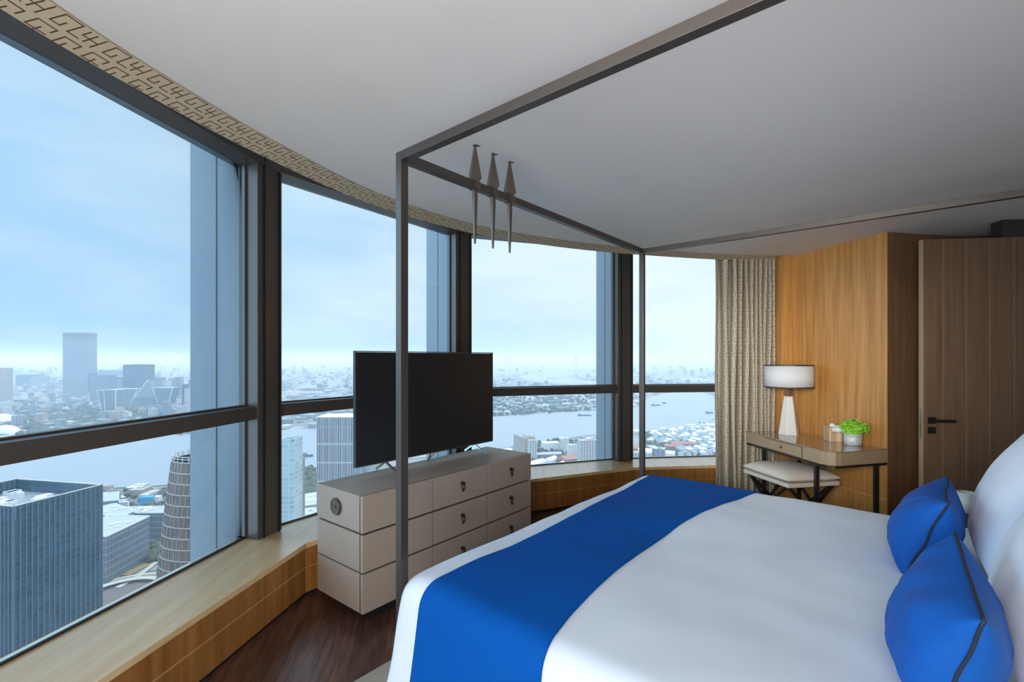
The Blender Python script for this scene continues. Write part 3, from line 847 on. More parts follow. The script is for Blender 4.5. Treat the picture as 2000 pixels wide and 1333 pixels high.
m = MB(); leafball(m, pc + V(.010, -.0, .125), .102, 700, .017); m.taper(pc + V(0, 0, .055), pc + V(0, 0, .115), .05, .075, 12)
m.build('foliage', M['leaf'], pl_, fix=False)
m = MB(); leafball(m, pc + V(-.085, .045, .115), .045, 200, .018); m.build('white_bloom', M['petal'], pl_, fix=False)

# ------------------------------------------------------------------ the city far below (real metres, ground 250 m under eye level)
G = -248.5
HAZE = 1.9e-4
def GP(px, py): return P(px, py, G)
def proj(x, y, z=G): return (1000 + x / y * F, Y0 + (H - z) / y * F)
def facade(name, glass, line, pv=3.0, wv=.3, pz=4.0, wz=.25, roof=(.35, .36, .37), rough=.4, var=.35, line2=None):
    """curtain wall: vertical and floor lines over panes of varying tone, plain roof"""
    m = bpy.data.materials.new(name); m.use_nodes = True
    n, l = m.node_tree.nodes, m.node_tree.links; b = n['Principled BSDF']
    tc = n.new('ShaderNodeTexCoord'); sp = n.new('ShaderNodeSeparateXYZ'); l.new(tc.outputs['Object'], sp.inputs[0])
    def mt(op, a, bb=None):
        k = n.new('ShaderNodeMath'); k.operation = op
        for i, v in enumerate((a, bb)):
            if v is None: continue
            if isinstance(v, (int, float)): k.inputs[i].default_value = v
            else: l.new(v, k.inputs[i])
        return k.outputs[0]
    hv = mt('DIVIDE', mt('ADD', sp.outputs['X'], sp.outputs['Y']), pv)
    zv = mt('DIVIDE', sp.outputs['Z'], pz)
    fv = mt('LESS_THAN', mt('FRACT', hv), wv); fz = mt('LESS_THAN', mt('FRACT', zv), wz)
    ln = mt('MAXIMUM', fv, fz)
    cb = n.new('ShaderNodeCombineXYZ'); l.new(mt('FLOOR', hv), cb.inputs[0]); l.new(mt('FLOOR', zv), cb.inputs[1])
    wnz = n.new('ShaderNodeTexWhiteNoise'); l.new(cb.outputs[0], wnz.inputs['Vector'])
    t = n.new('ShaderNodeTexNoise'); t.inputs['Scale'].default_value = .035; l.new(tc.outputs['Object'], t.inputs['Vector'])
    vv = mt('ADD', mt('MULTIPLY', wnz.outputs['Value'], .5), t.outputs['Fac'])
    m1 = n.new('ShaderNodeMix'); m1.data_type = 'RGBA'; l.new(vv, m1.inputs['Factor'])
    m1.inputs['A'].default_value = (*[c * (1 - var) for c in glass], 1); m1.inputs['B'].default_value = (*[c * (1 + var) for c in glass], 1)
    m2 = n.new('ShaderNodeMix'); m2.data_type = 'RGBA'; l.new(ln, m2.inputs['Factor']); l.new(m1.outputs['Result'], m2.inputs['A']); m2.inputs['B'].default_value = (*line, 1)
    g = n.new('ShaderNodeNewGeometry'); s2 = n.new('ShaderNodeSeparateXYZ'); l.new(g.outputs['Normal'], s2.inputs[0])
    rf = mt('GREATER_THAN', s2.outputs['Z'], .7)
    m3 = n.new('ShaderNodeMix'); m3.data_type = 'RGBA'; l.new(rf, m3.inputs['Factor']); l.new(m2.outputs['Result'], m3.inputs['A']); m3.inputs['B'].default_value = (*roof, 1)
    l.new(m3.outputs['Result'], b.inputs['Base Color']); b.inputs['Roughness'].default_value = rough
    return m
CM = {
 'bluetower': facade('blue_glass_facade', (.02, .055, .09), (.09, .14, .18), 3.2, .16, 4.2, .07, (.30, .32, .34), .25, .6),
 'terracotta': facade('terracotta_facade', (.16, .115, .10), (.45, .40, .36), 4.6, .10, 10.5, .09, (.4, .4, .4), .4, .35),
 'finned': facade('finned_facade', (.15, .20, .26), (.42, .45, .50), 3.4, .42, 23, .05, (.45, .47, .5), .35, .35),
 'greyglass': facade('grey_glass_facade', (.07, .10, .13), (.24, .28, .31), 3.0, .3, 8, .2, (.42, .44, .46), .3, .4),
 'hazegrey': facade('pale_tower_facade', (.17, .20, .24), (.30, .33, .37), 9, .3, 400, .0, (.4, .42, .44), .5, .1),
 'dark': facade('dark_tower_facade', (.07, .09, .12), (.11, .13, .16), 8, .3, 400, .0, (.2, .22, .24), .5, .1),
 'crystal': facade('crystal_facade', (.13, .18, .22), (.22, .27, .31), 7, .3, 400, .0, (.45, .48, .5), .4, .15),
 'white': facade('white_block_facade', (.55, .56, .57), (.30, .31, .33), 4, .3, 3.4, .3, (.5, .5, .5), .7, .1),
 'aptwhite': facade('white_apartment_facade', (.60, .60, .58), (.25, .26, .28), 6, .35, 3.2, .35, (.42, .42, .42), .7, .1),
 'beige': facade('beige_block_facade', (.42, .36, .29), (.26, .22, .19), 6, .3, 3.6, .35, (.38, .36, .34), .7, .15),
 'grey': facade('grey_block_facade', (.24, .25, .26), (.16, .17, .18), 6, .3, 3.6, .3, (.40, .41, .42), .7, .2),
 'villa': facade('villa_facade', (.68, .70, .72), (.35, .37, .40), 5, .2, 3.3, .2, (.55, .58, .62), .8, .1),
 'palegreen': facade('pale_green_glass', (.30, .42, .48), (.5, .58, .62), 8, .1, 4.2, .2, (.4, .45, .5), .3, .3),
}
CM['redroof'] = mat('red_roof', (.36, .17, .13), .8, noise_amt=.2, noise_scale=.1)
CM['blueroof'] = mat('blue_roof', (.03, .30, .62), .7)
CM['whiteroof'] = mat('white_roof', (.70, .74, .78), .6, noise_amt=.12, noise_scale=.2)
CM['concrete'] = mat('pale_concrete', (.50, .49, .46), .8)
CM['tree'] = mat('tree_green', (.085, .095, .05), .9, noise_amt=.5, noise_scale=.05)
CM['boat'] = mat('barge_hull', (.09, .10, .12), .7)
CM['ochre'] = mat('ochre_lawn', (.32, .24, .10), .9, noise_amt=.3, noise_scale=.2)

def ground_mat():
    m = bpy.data.materials.new('city_ground'); m.use_nodes = True
    n, l = m.node_tree.nodes, m.node_tree.links; b = n['Principled BSDF']
    tc = n.new('ShaderNodeTexCoord')
    t1 = n.new('ShaderNodeTexNoise'); t1.inputs['Scale'].default_value = .0022; t1.inputs['Detail'].default_value = 7; t1.inputs['Roughness'].default_value = .6
    l.new(tc.outputs['Object'], t1.inputs['Vector'])
    r1 = n.new('ShaderNodeValToRGB'); e = r1.color_ramp.elements
    e[0].position = .36; e[0].color = (.10, .12, .075, 1); e[1].position = .62; e[1].color = (.30, .28, .26, 1)
    k = e.new(.48); k.color = (.19, .18, .14, 1)
    l.new(t1.outputs['Fac'], r1.inputs[0])
    v = n.new('ShaderNodeTexVoronoi'); v.inputs['Scale'].default_value = .016; v.distance = 'MANHATTAN'
    l.new(tc.outputs['Object'], v.inputs['Vector'])
    sp = n.new('ShaderNodeSeparateColor'); l.new(v.outputs['Color'], sp.inputs[0])
    gt = n.new('ShaderNodeMath'); gt.operation = 'GREATER_THAN'; gt.inputs[1].default_value = .62; l.new(sp.outputs[0], gt.inputs[0])
    r2 = n.new('ShaderNodeValToRGB'); e = r2.color_ramp.elements; e[0].color = (.14, .15, .16, 1); e[1].color = (.62, .64, .66, 1)
    k = e.new(.5); k.color = (.34, .33, .33, 1); k = e.new(.7); k.color = (.32, .21, .17, 1)
    l.new(sp.outputs[1], r2.inputs[0])
    mx = n.new('ShaderNodeMix'); mx.data_type = 'RGBA'; l.new(gt.outputs[0], mx.inputs['Factor']); l.new(r1.outputs[0], mx.inputs['A']); l.new(r2.outputs[0], mx.inputs['B'])
    l.new(mx.outputs['Result'], b.inputs['Base Color']); b.inputs['Roughness'].default_value = .9
    return m
m = MB(); m.add([(-40000, -50, G - .8), (40000, -50, G - .8), (40000, 45000, G - .8), (-40000, 45000, G - .8)], [(0, 1, 2, 3)])
m.add([(-40000, -50, G - 4), (40000, -50, G - 4), (40000, 45000, G - 4), (-40000, 45000, G - 4)], [(3, 2, 1, 0)])
tag(m.build('ground', ground_mat()), 'flat hazy city land stretching to the horizon', None, None, 'structure')
def water_mat():
    w = mat('river_water', (.27, .30, .335), .4, noise_amt=.04, noise_scale=.004)
    return w
CM['water'] = water_mat()
RIVER = [(-260, 866), (0, 857), (200, 853), (350, 850), (560, 841), (690, 833), (960, 815), (1150, 803), (1230, 798), (1262, 790), (1262, 780), (1290, 770), (1340, 764),
         (1370, 766), (1393, 774), (1396, 786), (1412, 796), (1500, 800), (1600, 801),
         (1600, 806), (1500, 812), (1400, 821), (1350, 830), (1300, 842), (1230, 846), (1150, 851), (1040, 866), (960, 880), (850, 893), (690, 904), (600, 916), (480, 932), (390, 944), (300, 950), (200, 955), (0, 966), (-260, 985)]
LOOP = [(1015, 735), (1040, 730), (1090, 728), (1200, 729), (1200, 734), (1130, 733), (1105, 735), (1120, 741), (1160, 745), (1230, 748), (1230, 752), (1150, 750), (1090, 750), (1050, 747), (1024, 741)]
FARW = [(1325, 740), (1350, 738), (1392, 741), (1395, 745), (1350, 746)]
def flat(name, poly, z, mt, label, th=.3):
    pts = [GP(*p) for p in poly]
    m = MB(); b = bmesh.new()
    vs = [b.verts.new((p.x, p.y, G + z)) for p in pts]; b.faces.new(vs)
    bmesh.ops.triangulate(b, faces=b.faces)
    me = bpy.data.meshes.new(name); b.to_mesh(me); b.free(); me.materials.append(mt)
    o = bpy.data.objects.new(name, me); C.objects.link(o)
    md = o.modifiers.new('depth', 'SOLIDIFY'); md.thickness = th; md.offset = -1
    return tag(o, label, None, None, 'structure')
flat('river', RIVER, .2, CM['water'], 'wide pale river crossing the city')
flat('river', LOOP, .2, CM['water'], 'far loop of the river below the bridge')
flat('river', FARW, .2, CM['water'], 'far glint of water')
RIVG = [[GP(*p) for p in poly] for poly in (RIVER, LOOP, FARW)]
def inpoly(x, y, poly):
    c = False; j = len(poly) - 1
    for i in range(len(poly)):
        a, b = poly[i], poly[j]
        if (a.y > y) != (b.y > y) and x < (b.x - a.x) * (y - a.y) / (b.y - a.y) + a.x: c = not c
        j = i
    return c
def wet(x, y): return any(inpoly(x, y, p) for p in RIVG)

TAKEN = []
def block(name, x, y, w, d, h, rz, mt, label=None, cat='building', group=None, reg=True, roof=True):
    """a building with its parapet and roof plant"""
    m = MB()
    m.box((0, 0, h / 2), (w, d, h))
    if roof:
        for sx_, sy_, a, b in ((0, 1, w, .8), (0, -1, w, .8), (1, 0, .8, d), (-1, 0, .8, d)):
            m.box((sx_ * (w / 2 - .4), sy_ * (d / 2 - .4), h + .6), (a if a > 1 else .8, b if b > 1 else .8, 1.2))
        m.box((w * .1, -d * .1, h + 1.5), (w * .35, d * .4, 3))
    o = m.build(name, mt, fix=False); o.location = (x, y, G); o.rotation_euler.z = rz
    if reg: TAKEN.append((x, y, max(w, d) * .75))
    return tag(o, label, cat, group)

# --- blue glass tower below the nearest window
Rr, Nn, Bk = V(-302, 350, 0), V(-313, 298, 0), V(-381, 371, 0)
cen = (Nn + Bk) / 2; ex = (Rr - Nn); ey = (Bk - Rr); rz1 = atan2(ex.y, ex.x); w1, d1 = ex.length, ey.length
TH = -91.5 - G
bt = empty('office_tower', 'big dark blue glass office tower below the nearest window, its roof open', 'building', loc=(cen.x, cen.y, G)); bt.rotation_euler.z = rz1
def sub(m, name, mt, par):
    o = m.build(name, mt, fix=False); o.location = (0, 0, 0); o.parent = par; return o
m = MB(); m.box((0, 0, (TH - 9) / 2), (w1, d1, TH - 9)); sub(m, 'tower_body', CM['bluetower'], bt)
m = MB()
for sx_, sy_, a, b in ((0, 1, w1, .6), (0, -1, w1, .6), (1, 0, .6, d1), (-1, 0, .6, d1)):
    m.box((sx_ * (w1 / 2 - .3), sy_ * (d1 / 2 - .3), TH - 4.5), (a, b, 9))
sub(m, 'parapet_screen', CM['bluetower'], bt)
m = MB()
for sx_, sy_, a, b in ((0, 1, w1 + .6, 1.2), (0, -1, w1 + .6, 1.2), (1, 0, 1.2, d1), (-1, 0, 1.2, d1)):
    m.box((sx_ * (w1 / 2 - .3), sy_ * (d1 / 2 - .3), TH), (a, b, .5))
sub(m, 'parapet_cap', CM['concrete'], bt)
m = MB()
i = -w1 / 2
while i < w1 / 2:
    m.box((i, -d1 / 2 - .3, TH / 2), (.35, .6, TH)); m.box((i, d1 / 2 - .9, TH - 4.5), (.5, .6, 9)); i += 3.2
i = -d1 / 2
while i < d1 / 2:
    m.box((w1 / 2 + .3, i, TH / 2), (.6, .35, TH)); m.box((-w1 / 2 - .3, i, TH / 2), (.6, .35, TH)); m.box((-w1 / 2 + .9, i, TH - 4.5), (.6, .5, 9)); i += 3.2
sub(m, 'facade_fins', mat('fin_grey_blue', (.11, .16, .20), .4), bt)
rnd = random.Random(11)
for _ in range(16):
    m = MB(); m.box((rnd.uniform(-w1 / 2 + 6, w1 / 2 - 8), rnd.uniform(-d1 / 2 + 6, d1 / 2 - 8), TH - 9 + 1.2), (rnd.uniform(3, 9), rnd.uniform(3, 8), 2.4)); sub(m, 'roof_unit', CM['whiteroof'], bt)
TAKEN.append((cen.x, cen.y, 62))

# --- terracotta round tower widening downwards
te = empty('round_tower', 'brown round office tower with pale floor lines, narrowing towards the top', 'building', loc=(-318, 505, G))
def ring(R0, R1, z0, z1, n=56, ell=.86):
    vs = [(R0 * cos(2 * pi * i / n), R0 * ell * sin(2 * pi * i / n), z0) for i in range(n)] + [(R1 * cos(2 * pi * i / n), R1 * ell * sin(2 * pi * i / n), z1) for i in range(n)]
    return vs, [(i, (i + 1) % n, n + (i + 1) % n, n + i) for i in range(n)] + [tuple(reversed(range(n))), tuple(range(n, 2 * n))]
HT = 146; nf = 14
rad = lambda z: 50 - 15 * (z / HT) ** 1.2
m = MB(); m2 = MB(); m3 = MB()
for k in range(nf):
    z0, z1 = HT * k / nf, HT * (k + 1) / nf
    m.add(*ring(rad(z0), rad(z1), z0, z1)); m2.add(*ring(rad(z1) + .7, rad(z1) + .7, z1 - .9, z1))
    off = (k % 2) * .5
    for i in range(46):
        a = 2 * pi * (i + off + rnd.uniform(-.12, .12)) / 46; a2 = a + rnd.uniform(-.02, .02)
        m3.bar((rad(z0) * 1.008 * cos(a), rad(z0) * 1.008 * .86 * sin(a), z0), (rad(z1) * 1.008 * cos(a2), rad(z1) * 1.008 * .86 * sin(a2), z1), .55)
terr = mat('terracotta_panel', (.155, .115, .10), .35, noise_amt=.75, noise_scale=.09)
sub(m, 'tower_body', terr, te); sub(m2, 'floor_lines', CM['concrete'], te); sub(m3, 'mullions', mat('mullion_tan', (.34, .29, .26), .6), te)
m = MB()
for i in range(30):
    a = 2 * pi * i / 30; m.bar((34 * cos(a), 34 * .86 * sin(a), HT), (34 * cos(a), 34 * .86 * sin(a), HT + 5), .7)
for zz in (HT + 5, HT + 2.6): m.tube([(34 * cos(2 * pi * i / 48), 34 * .86 * sin(2 * pi * i / 48), zz) for i in range(48)], .45, 4, True)
sub(m, 'roof_crown', CM['concrete'], te)
TAKEN.append((-318, 505, 62))

# --- low glass blocks between them
def podium(pts, z, label, mt=CM['greyglass'], name='office_block'):
    c = sum(pts, Vector()) / len(pts); m = MB()
    loc = [(p - c) for p in pts]; h = z - G
    m.prism(ccw([(p.x, p.y) for p in loc]), 0, h)
    inn = [(p.x * .97, p.y * .97) for p in loc]
    e = empty(name, label, 'building', loc=(c.x, c.y, G)); sub(m, 'block_body', mt, e)
    m = MB(); q = ccw([(p.x, p.y) for p in loc])
    for a, b in zip(q, q[1:] + q[:1]): m.bar((a[0], a[1], h + .7), (b[0], b[1], h + .7), .8, 1.4)
    sub(m, 'parapet', CM['whiteroof'], e)
    for _ in range(7):
        m = MB()
        a, b, s_ = rnd.uniform(.15, .85), rnd.uniform(.15, .85), rnd.uniform(3, 9)
        p = (loc[0] * (1 - a) + loc[1] * a) * (1 - b) + (loc[3] * (1 - a) + loc[2] * a) * b
        m.box((p.x, p.y, h + 1.2), (s_, s_ * .6, 2.4), .4); sub(m, 'roof_unit', CM['whiteroof'], e)
    TAKEN.append((c.x, c.y, max(p.length for p in loc) * .9))
    return e
zb1 = -196
podium([P(208, 1050, zb1), P(292, 1010, zb1), P(215, 1008, zb1), P(120, 1040, zb1)], zb1, 'low blue-grey glass block with white roof plant between the blue tower and round tower')
zb2 = -205
podium([P(236, 1012, zb2), P(262, 1000, zb2), P(225, 985, zb2), P(150, 1000, zb2)], zb2, 'small low block with a wavy white roof behind the blue tower')
zb3 = -212
podium([P(265, 1004, zb3), P(330, 1003, zb3), P(335, 990, zb3), P(225, 992, zb3)], zb3, 'long low grey block with a curved roof line behind the other low blocks')
podium([P(150, 985, -215), P(232, 978, -215), P(232, 962, -215), P(160, 968, -215)], -215, 'flat dark green-grey waterfront block partly behind the blue tower')
block('waterfront_building', *GP(205, 976).xy, 20, 14, 22, .2, CM['beige'], 'small beige building at the river edge beside the blue tower')
block('waterfront_building', *GP(218, 978).xy, 12, 14, 17, .2, CM['beige'], 'lower beige building next to the beige river edge building')
block('billboard_building', *GP(239, 1000).xy, 17, 5, 16, .3, CM['whiteroof'], 'white box like building face near the river', roof=False)
block('site_shed', *GP(289, 985).xy, 20, 12, 13, .1, CM['blueroof'], 'bright blue shed by the river', 'shed', roof=False)
block('site_shed', *GP(308, 983).xy, 9, 10, 12, .1, CM['whiteroof'], 'white shed beside the bright blue shed', 'shed', roof=False)

# ring road and ramps under the towers
rc = GP(236, 1168)
def ringpath(name, c, r0, r1, a0, a1, z, mt, label):
    m = MB(); K = 60
    vs = []
    for i in range(K + 1):
        a = a0 + (a1 - a0) * i / K
        for r in (r0, r1):
            vs += [(c.x + r * cos(a), c.y + r * sin(a), G + z), (c.x + r * cos(a), c.y + r * sin(a), G + z - .8)]
    fs = []
    for i in range(K):
        b = i * 4; d = b + 4
        fs += [(b, b + 2, d + 2, d), (b + 1, d + 1, d + 3, b + 3), (b, d, d + 1, b + 1), (b + 2, b + 3, d + 3, d + 2)]
    m.add(vs, fs); return tag(m.build(name, mt), label, None, None, 'structure')
ringpath('road', rc, 34, 41, 0, 2 * pi, 4, CM['concrete'], 'white ring shaped ramp')
ringpath('lawn', rc, 41, 52, 0, 2 * pi, .6, CM['ochre'], 'ochre planted ring')
ringpath('road', rc, 52, 57, 0, 2 * pi, 1.2, CM['concrete'], 'outer ring path')
ringpath('plaza', rc, 0.1, 33, 0, 2 * pi, .4, mat('plaza_brown', (.16, .13, .12), .8, noise_amt=.2, noise_scale=.1), 'brown round plaza')
def road(name, pts, wd, z, mt, label):
    pp = [GP(*p) for p in pts]; m = MB()
    for a, b in zip(pp, pp[1:]): m.bar(a + V(0, 0, z), b + V(0, 0, z), wd, .6)
    return tag(m.build(name, mt), label, None, None, 'structure')
road('road', [(190, 1135), (250, 1108), (300, 1085), (340, 1068)], 9, .8, CM['concrete'], 'pale street')
road('road', [(230, 1150), (270, 1128), (305, 1100)], 6, 1, CM['concrete'], 'second pale street')
road('lawn', [(245, 1125), (300, 1096)], 10, .3, CM['ochre'], 'ochre green verge')

# --- towers seen in the second bay
def tower_px(name, x0, x1, ytop, D, depth, mt, label, rz=0, cat='building', **k):
    zt = H - (ytop - Y0) * D / F; w = (x1 - x0) * D / F
    X = ((x0 + x1) / 2 - 1000) * D / F
    return block(name, X, D + depth / 2, w, depth, zt - G, rz, mt, label, cat, **k)
T2 = empty('office_tower', 'slab tower with pale vertical fins and two white bands beside the television', 'building', loc=((670 - 1000) * 610 / F, 630, G))
hT = (H - (816 - 700) * 610 / F) - G; wT = 104 * 610 / F
m = MB(); m.box((0, 0, hT / 2), (wT, 36, hT)); sub(m, 'tower_body', CM['finned'], T2)
m = MB()
for dz in (0, 34, 58, 82, 106): m.box((0, 0, hT - dz), (wT + 1, 37, 1.3))
sub(m, 'band', CM['whiteroof'], T2)
m = MB(); i = -wT / 2
while i < wT / 2: m.box((i, -18.4, hT / 2), (.6, 1, hT)); i += 2.4
sub(m, 'facade_fins', mat('white_fin', (.5, .52, .55), .5), T2)
TAKEN.append((T2.location.x, 630, 50))
tower_px('glass_tower', 545, 572, 862, 430, 20, CM['palegreen'], 'narrow pale green glass tower edge beside the first window column')
tower_px('brown_block', 572, 583, 900, 640, 20, CM['beige'], 'slim brown block standing behind the narrow green glass tower')
# slatted podium with white roof
pp = [(575, 985), (622, 965), (640, 985), (600, 1010)]
podium([P(575, 992, -226), P(628, 985, -226), P(628, 962, -226), P(585, 968, -226)], -226, 'low white roofed podium in front of the finned slab tower', CM['white'])
podium([P(578, 1012, -222), P(640, 1006, -222), P(640, 992, -222), P(585, 996, -222)], -222, 'pale slatted low hall nearest the second window bay', CM['villa'])
# --- third bay
def gpx(px, py): v = GP(px, py); return v.x, v.y
def aptl(px0, px1, ytop, ybase, d, mt, label, rz=0, **k):
    g = GP((px0 + px1) / 2, ybase); D = g.y
    return block('apartment_block', g.x, D + d / 2, (px1 - px0) * D / F, d, (ybase - ytop) * D / F, rz, mt, label, **k)
aptl(1013, 1036, 856, 890, 60, CM['beige'], 'long beige apartment slab on the near river bank beyond the dresser', .5)
aptl(1032, 1048, 862, 898, 22, CM['aptwhite'], 'white apartment block attached to the beige slab beyond the dresser', .1)
aptl(1131, 1168, 862, 935, 25, CM['aptwhite'], 'tall white gridded apartment tower by the third window column', .15)
aptl(1110, 1128, 871, 900, 20, CM['villa'], 'lower white apartment block left of the gridded tower', .1)
aptl(1095, 1112, 858, 884, 26, CM['villa'], 'pale apartment block near the river below the far bank', -.1)
aptl(1060, 1092, 866, 880, 30, CM['whiteroof'], 'wide low white hall near the river bank', .2, roof=False)
def shed(px, py, w, d, h, rz, mt, label, group=None):
    g = GP(px, py); m = MB()
    hw, hd_ = w / 2, d / 2
    m.add([(-hw, -hd_, 0), (hw, -hd_, 0), (hw, hd_, 0), (-hw, hd_, 0), (-hw, -hd_, h), (hw, -hd_, h), (hw, hd_, h), (-hw, hd_, h), (-hw, 0, h * 1.5), (hw, 0, h * 1.5)],
          [(0, 3, 2, 1), (0, 1, 5, 4), (2, 3, 7, 6), (1, 2, 6, 9, 5), (3, 0, 4, 8, 7), (4, 5, 9, 8), (6, 7, 8, 9)])
    o = m.build('shed', mt, fix=False); o.location = (g.x, g.y, G); o.rotation_euler.z = rz
    TAKEN.append((g.x, g.y, max(w, d) * .6)); return tag(o, label, 'shed', group)
shed(1118, 903, 70, 40, 12, .5, CM['redroof'], 'large red roofed hall before the gridded apartment tower')
shed(1045, 912, 60, 26, 10, .9, CM['whiteroof'], 'white roofed hall just above the window bench, third bay')
shed(1075, 905, 44, 22, 10, 1.0, CM['whiteroof'], 'second white roofed hall beside the red roofed hall')
shed(1062, 893, 90, 20, 8, .2, CM['grey'], 'long grey roofed shed behind the white roofed halls')
shed(1095, 914, 30, 16, 9, 1.1, CM['whiteroof'], 'small white gabled hall in front of the red roofed hall')
shed(1241, 893, 26, 18, 9, .1, CM['blueroof'], 'bright blue roofed shed beside the third window column')
shed(1240, 882, 24, 18, 9, .1, CM['redroof'], 'small red roofed shed behind the bright blue one')
shed(1290, 890, 70, 30, 9, -.3, CM['whiteroof'], 'wide white roofed shed at the lower edge of the fourth bay')
shed(1262, 886, 40, 22, 9, -.3, CM['whiteroof'], 'white roofed shed behind the far bed post')
shed(1335, 872, 70, 26, 9, -.15, CM['redroof'], 'long red roofed row before the white villas')
shed(1312, 878, 40, 24, 10, -.15, CM['redroof'], 'square red roofed block beside the long red roofed row')

# --- left distance
tower_px('slab_tower', 123, 171, 651, 3117, 70, CM['hazegrey'], 'tall pale grey slab tower rising alone above the hazy skyline', .05)
tower_px('tower_wing', 171.5, 174.5, 730, 3120, 60, CM['dark'], 'thin dark wing standing against the tall slab tower')
tower_px('dark_tower', 240, 278, 713, 2900, 100, CM['dark'], 'dark block tower behind the crystal shaped buildings')
tower_px('pale_block', 176, 212, 734, 2800, 60, CM['crystal'], 'pale flat block between the tall slab tower and the crystal buildings')
tower_px('office_slab', 30, 62, 733, 4300, 120, CM['dark'], 'wide grey slab on the skyline left of the tall tower')
tower_px('office_slab', 62, 76, 735, 4200, 100, CM['hazegrey'], 'paler slab joined to the wide grey slab on the skyline')
tower_px('brick_tower', -12, 3, 720, 2600, 60, CM['beige'], 'reddish tower at the very edge of the view')
tower_px('long_block', 190, 242, 724, 4400, 120, CM['grey'], 'long low dark-topped block behind the crystal buildings')
def crystal(x0, x1, ytop, ybase, k0, k1, label, peak=False, d=60):
    g = GP((x0 + x1) / 2, ybase); D = g.y; s = D / F; w = (x1 - x0) * s; h = (ybase - ytop) * s
    m = MB()
    if peak:
        b = [(-w / 2, -d / 2), (w / 2, -d / 2), (w / 2, d / 2), (-w / 2, d / 2)]
        m.prism(b, 0, h * .35); m.add([(p[0], p[1], h * .35) for p in b] + [(w * .02, -d * .1, h), (w * .25, 0, h * .96)], [(0, 1, 4), (1, 5, 4), (1, 2, 5), (2, 3, 4, 5), (3, 0, 4)])
    else:
        b = [(-w / 2 + k0 * w, -d / 2 + 8), (w / 2 - k1 * w, -d / 2 + 8), (w / 2 - k1 * w, d / 2 - 8), (-w / 2 + k0 * w, d / 2 - 8)]
        t_ = [(-w / 2, -d / 2), (w / 2, -d / 2), (w / 2, d / 2), (-w / 2, d / 2)]
        m.prism(b, 0, h, t_)
    e = empty('crystal_building', label, 'building', 'crystal shaped cultural buildings', loc=(g.x, D + d / 2, G))
    sub(m, 'building_body', CM['crystal'], e)
    m = MB()
    if not peak:
        for a, c_ in (((-w / 2, -d / 2, h), (w / 2, -d / 2, h)), ((-w / 2, -d / 2 - .5, h), (-w / 2 + k0 * w, -d / 2 + 7, 0)), ((w / 2, -d / 2 - .5, h), (w / 2 - k1 * w, -d / 2 + 7, 0))): m.bar(a, c_, 2.5)
    else: m.bar((-w / 2, -d / 2, h * .35), (w * .02, -d * .1, h), 4)
    sub(m, 'edge_trim', CM['whiteroof'], e)
    TAKEN.append((g.x, D, max(w, d) * .7))
crystal(205, 248, 736, 774, .12, .3, 'crystal shaped building highest and rearmost, left of the dark block tower', d=90)
crystal(190, 204, 763, 800, .45, .0, 'narrow leaning wedge of the crystal buildings, nearest the tall slab tower')
crystal(203, 226, 762, 808, .0, .1, 'crystal shaped building with a bright triangular face')
crystal(224, 268, 760, 792, .0, .35, 'broad crystal shaped building tapering down to one side')
crystal(262, 302, 742, 795, 0, 0, 'peaked pyramid like crystal building', True)
crystal(298, 338, 758, 796, .25, .35, 'crystal shaped building tapering downward, nearest the window column')
# curved white roofs
def vault(px, py, L, wd, hh, rz, label):
    g = GP(px, py); m = MB(); m.smooth = True; n = 20; vs = []; fs = []
    for j in range(13):
        x = -L / 2 + L * j / 12; sc_ = sqrt(max(.02, 1 - (2 * j / 12 - 1) ** 2 * .9))
        for i in range(n + 1):
            a = pi * i / n; vs.append((x, -cos(a) * wd / 2 * sc_, sin(a) * hh * sc_))
    for j in range(12):
        for i in range(n): fs.append((j * (n + 1) + i, (j + 1) * (n + 1) + i, (j + 1) * (n + 1) + i + 1, j * (n + 1) + i + 1))
    m.add(vs, fs); o = m.build('curved_roof_hall', CM['whiteroof']); o.location = (g.x, g.y, G); o.rotation_euler.z = rz
    md = o.modifiers.new('thickness', 'SOLIDIFY'); md.thickness = 1.5
    TAKEN.append((g.x, g.y, L * .5)); tag(o, label, 'hall', 'curved white roofed halls')
vault(5, 826, 210, 60, 34, -.25, 'white vaulted hall roof, rear of the two by the left window edge')
vault(15, 846, 150, 50, 26, -.45, 'white vaulted hall roof, front of the two by the left window edge')
shed(70, 858, 90, 45, 9, .2, CM['whiteroof'], 'pale flat roofed shed beside the vaulted halls')
m = MB(); g = GP(249, 820); s = g.y / F
for a in (0, 1, 2): m.box(((a - 1) * 5.4 * s, 0, 8 * s), (1.5 * s, 14, 16 * s))
m.box((0, 0, 15.4 * s), (12.3 * s, 14, 1.4 * s)); m.box((0, 0, .8 * s), (12.3 * s, 14, 1.4 * s))
o = m.build('frame_building', CM['whiteroof']); o.location = (g.x, g.y, G); tag(o, 'small white square frame building in front of the crystal buildings', 'building')
TAKEN.append((g.x, g.y, 25))
for i, (x0, x1, yt, D, mt, lb) in enumerate([(318, 326, 744, 3000, 'white', 'bright white tower right of the dark block tower'), (328, 338, 741, 3300, 'grey', 'grey tower behind the bright white one'),
        (340, 351, 738, 3100, 'hazegrey', 'pale tower with a dark cap near the window column'), (355, 359, 752, 2500, 'dark', 'thin dark tower near the window column'),
        (360, 366, 760, 2400, 'aptwhite', 'small bright white tower near the window column'), (368, 384, 743, 2900, 'grey', 'wide grey apartment tower next to the outside fin'),
        (300, 316, 738, 3400, 'grey', 'grey stepped block right of the dark block tower')]):
    tower_px('apartment_tower', x0, x1, yt, D, 40, CM[mt], lb)

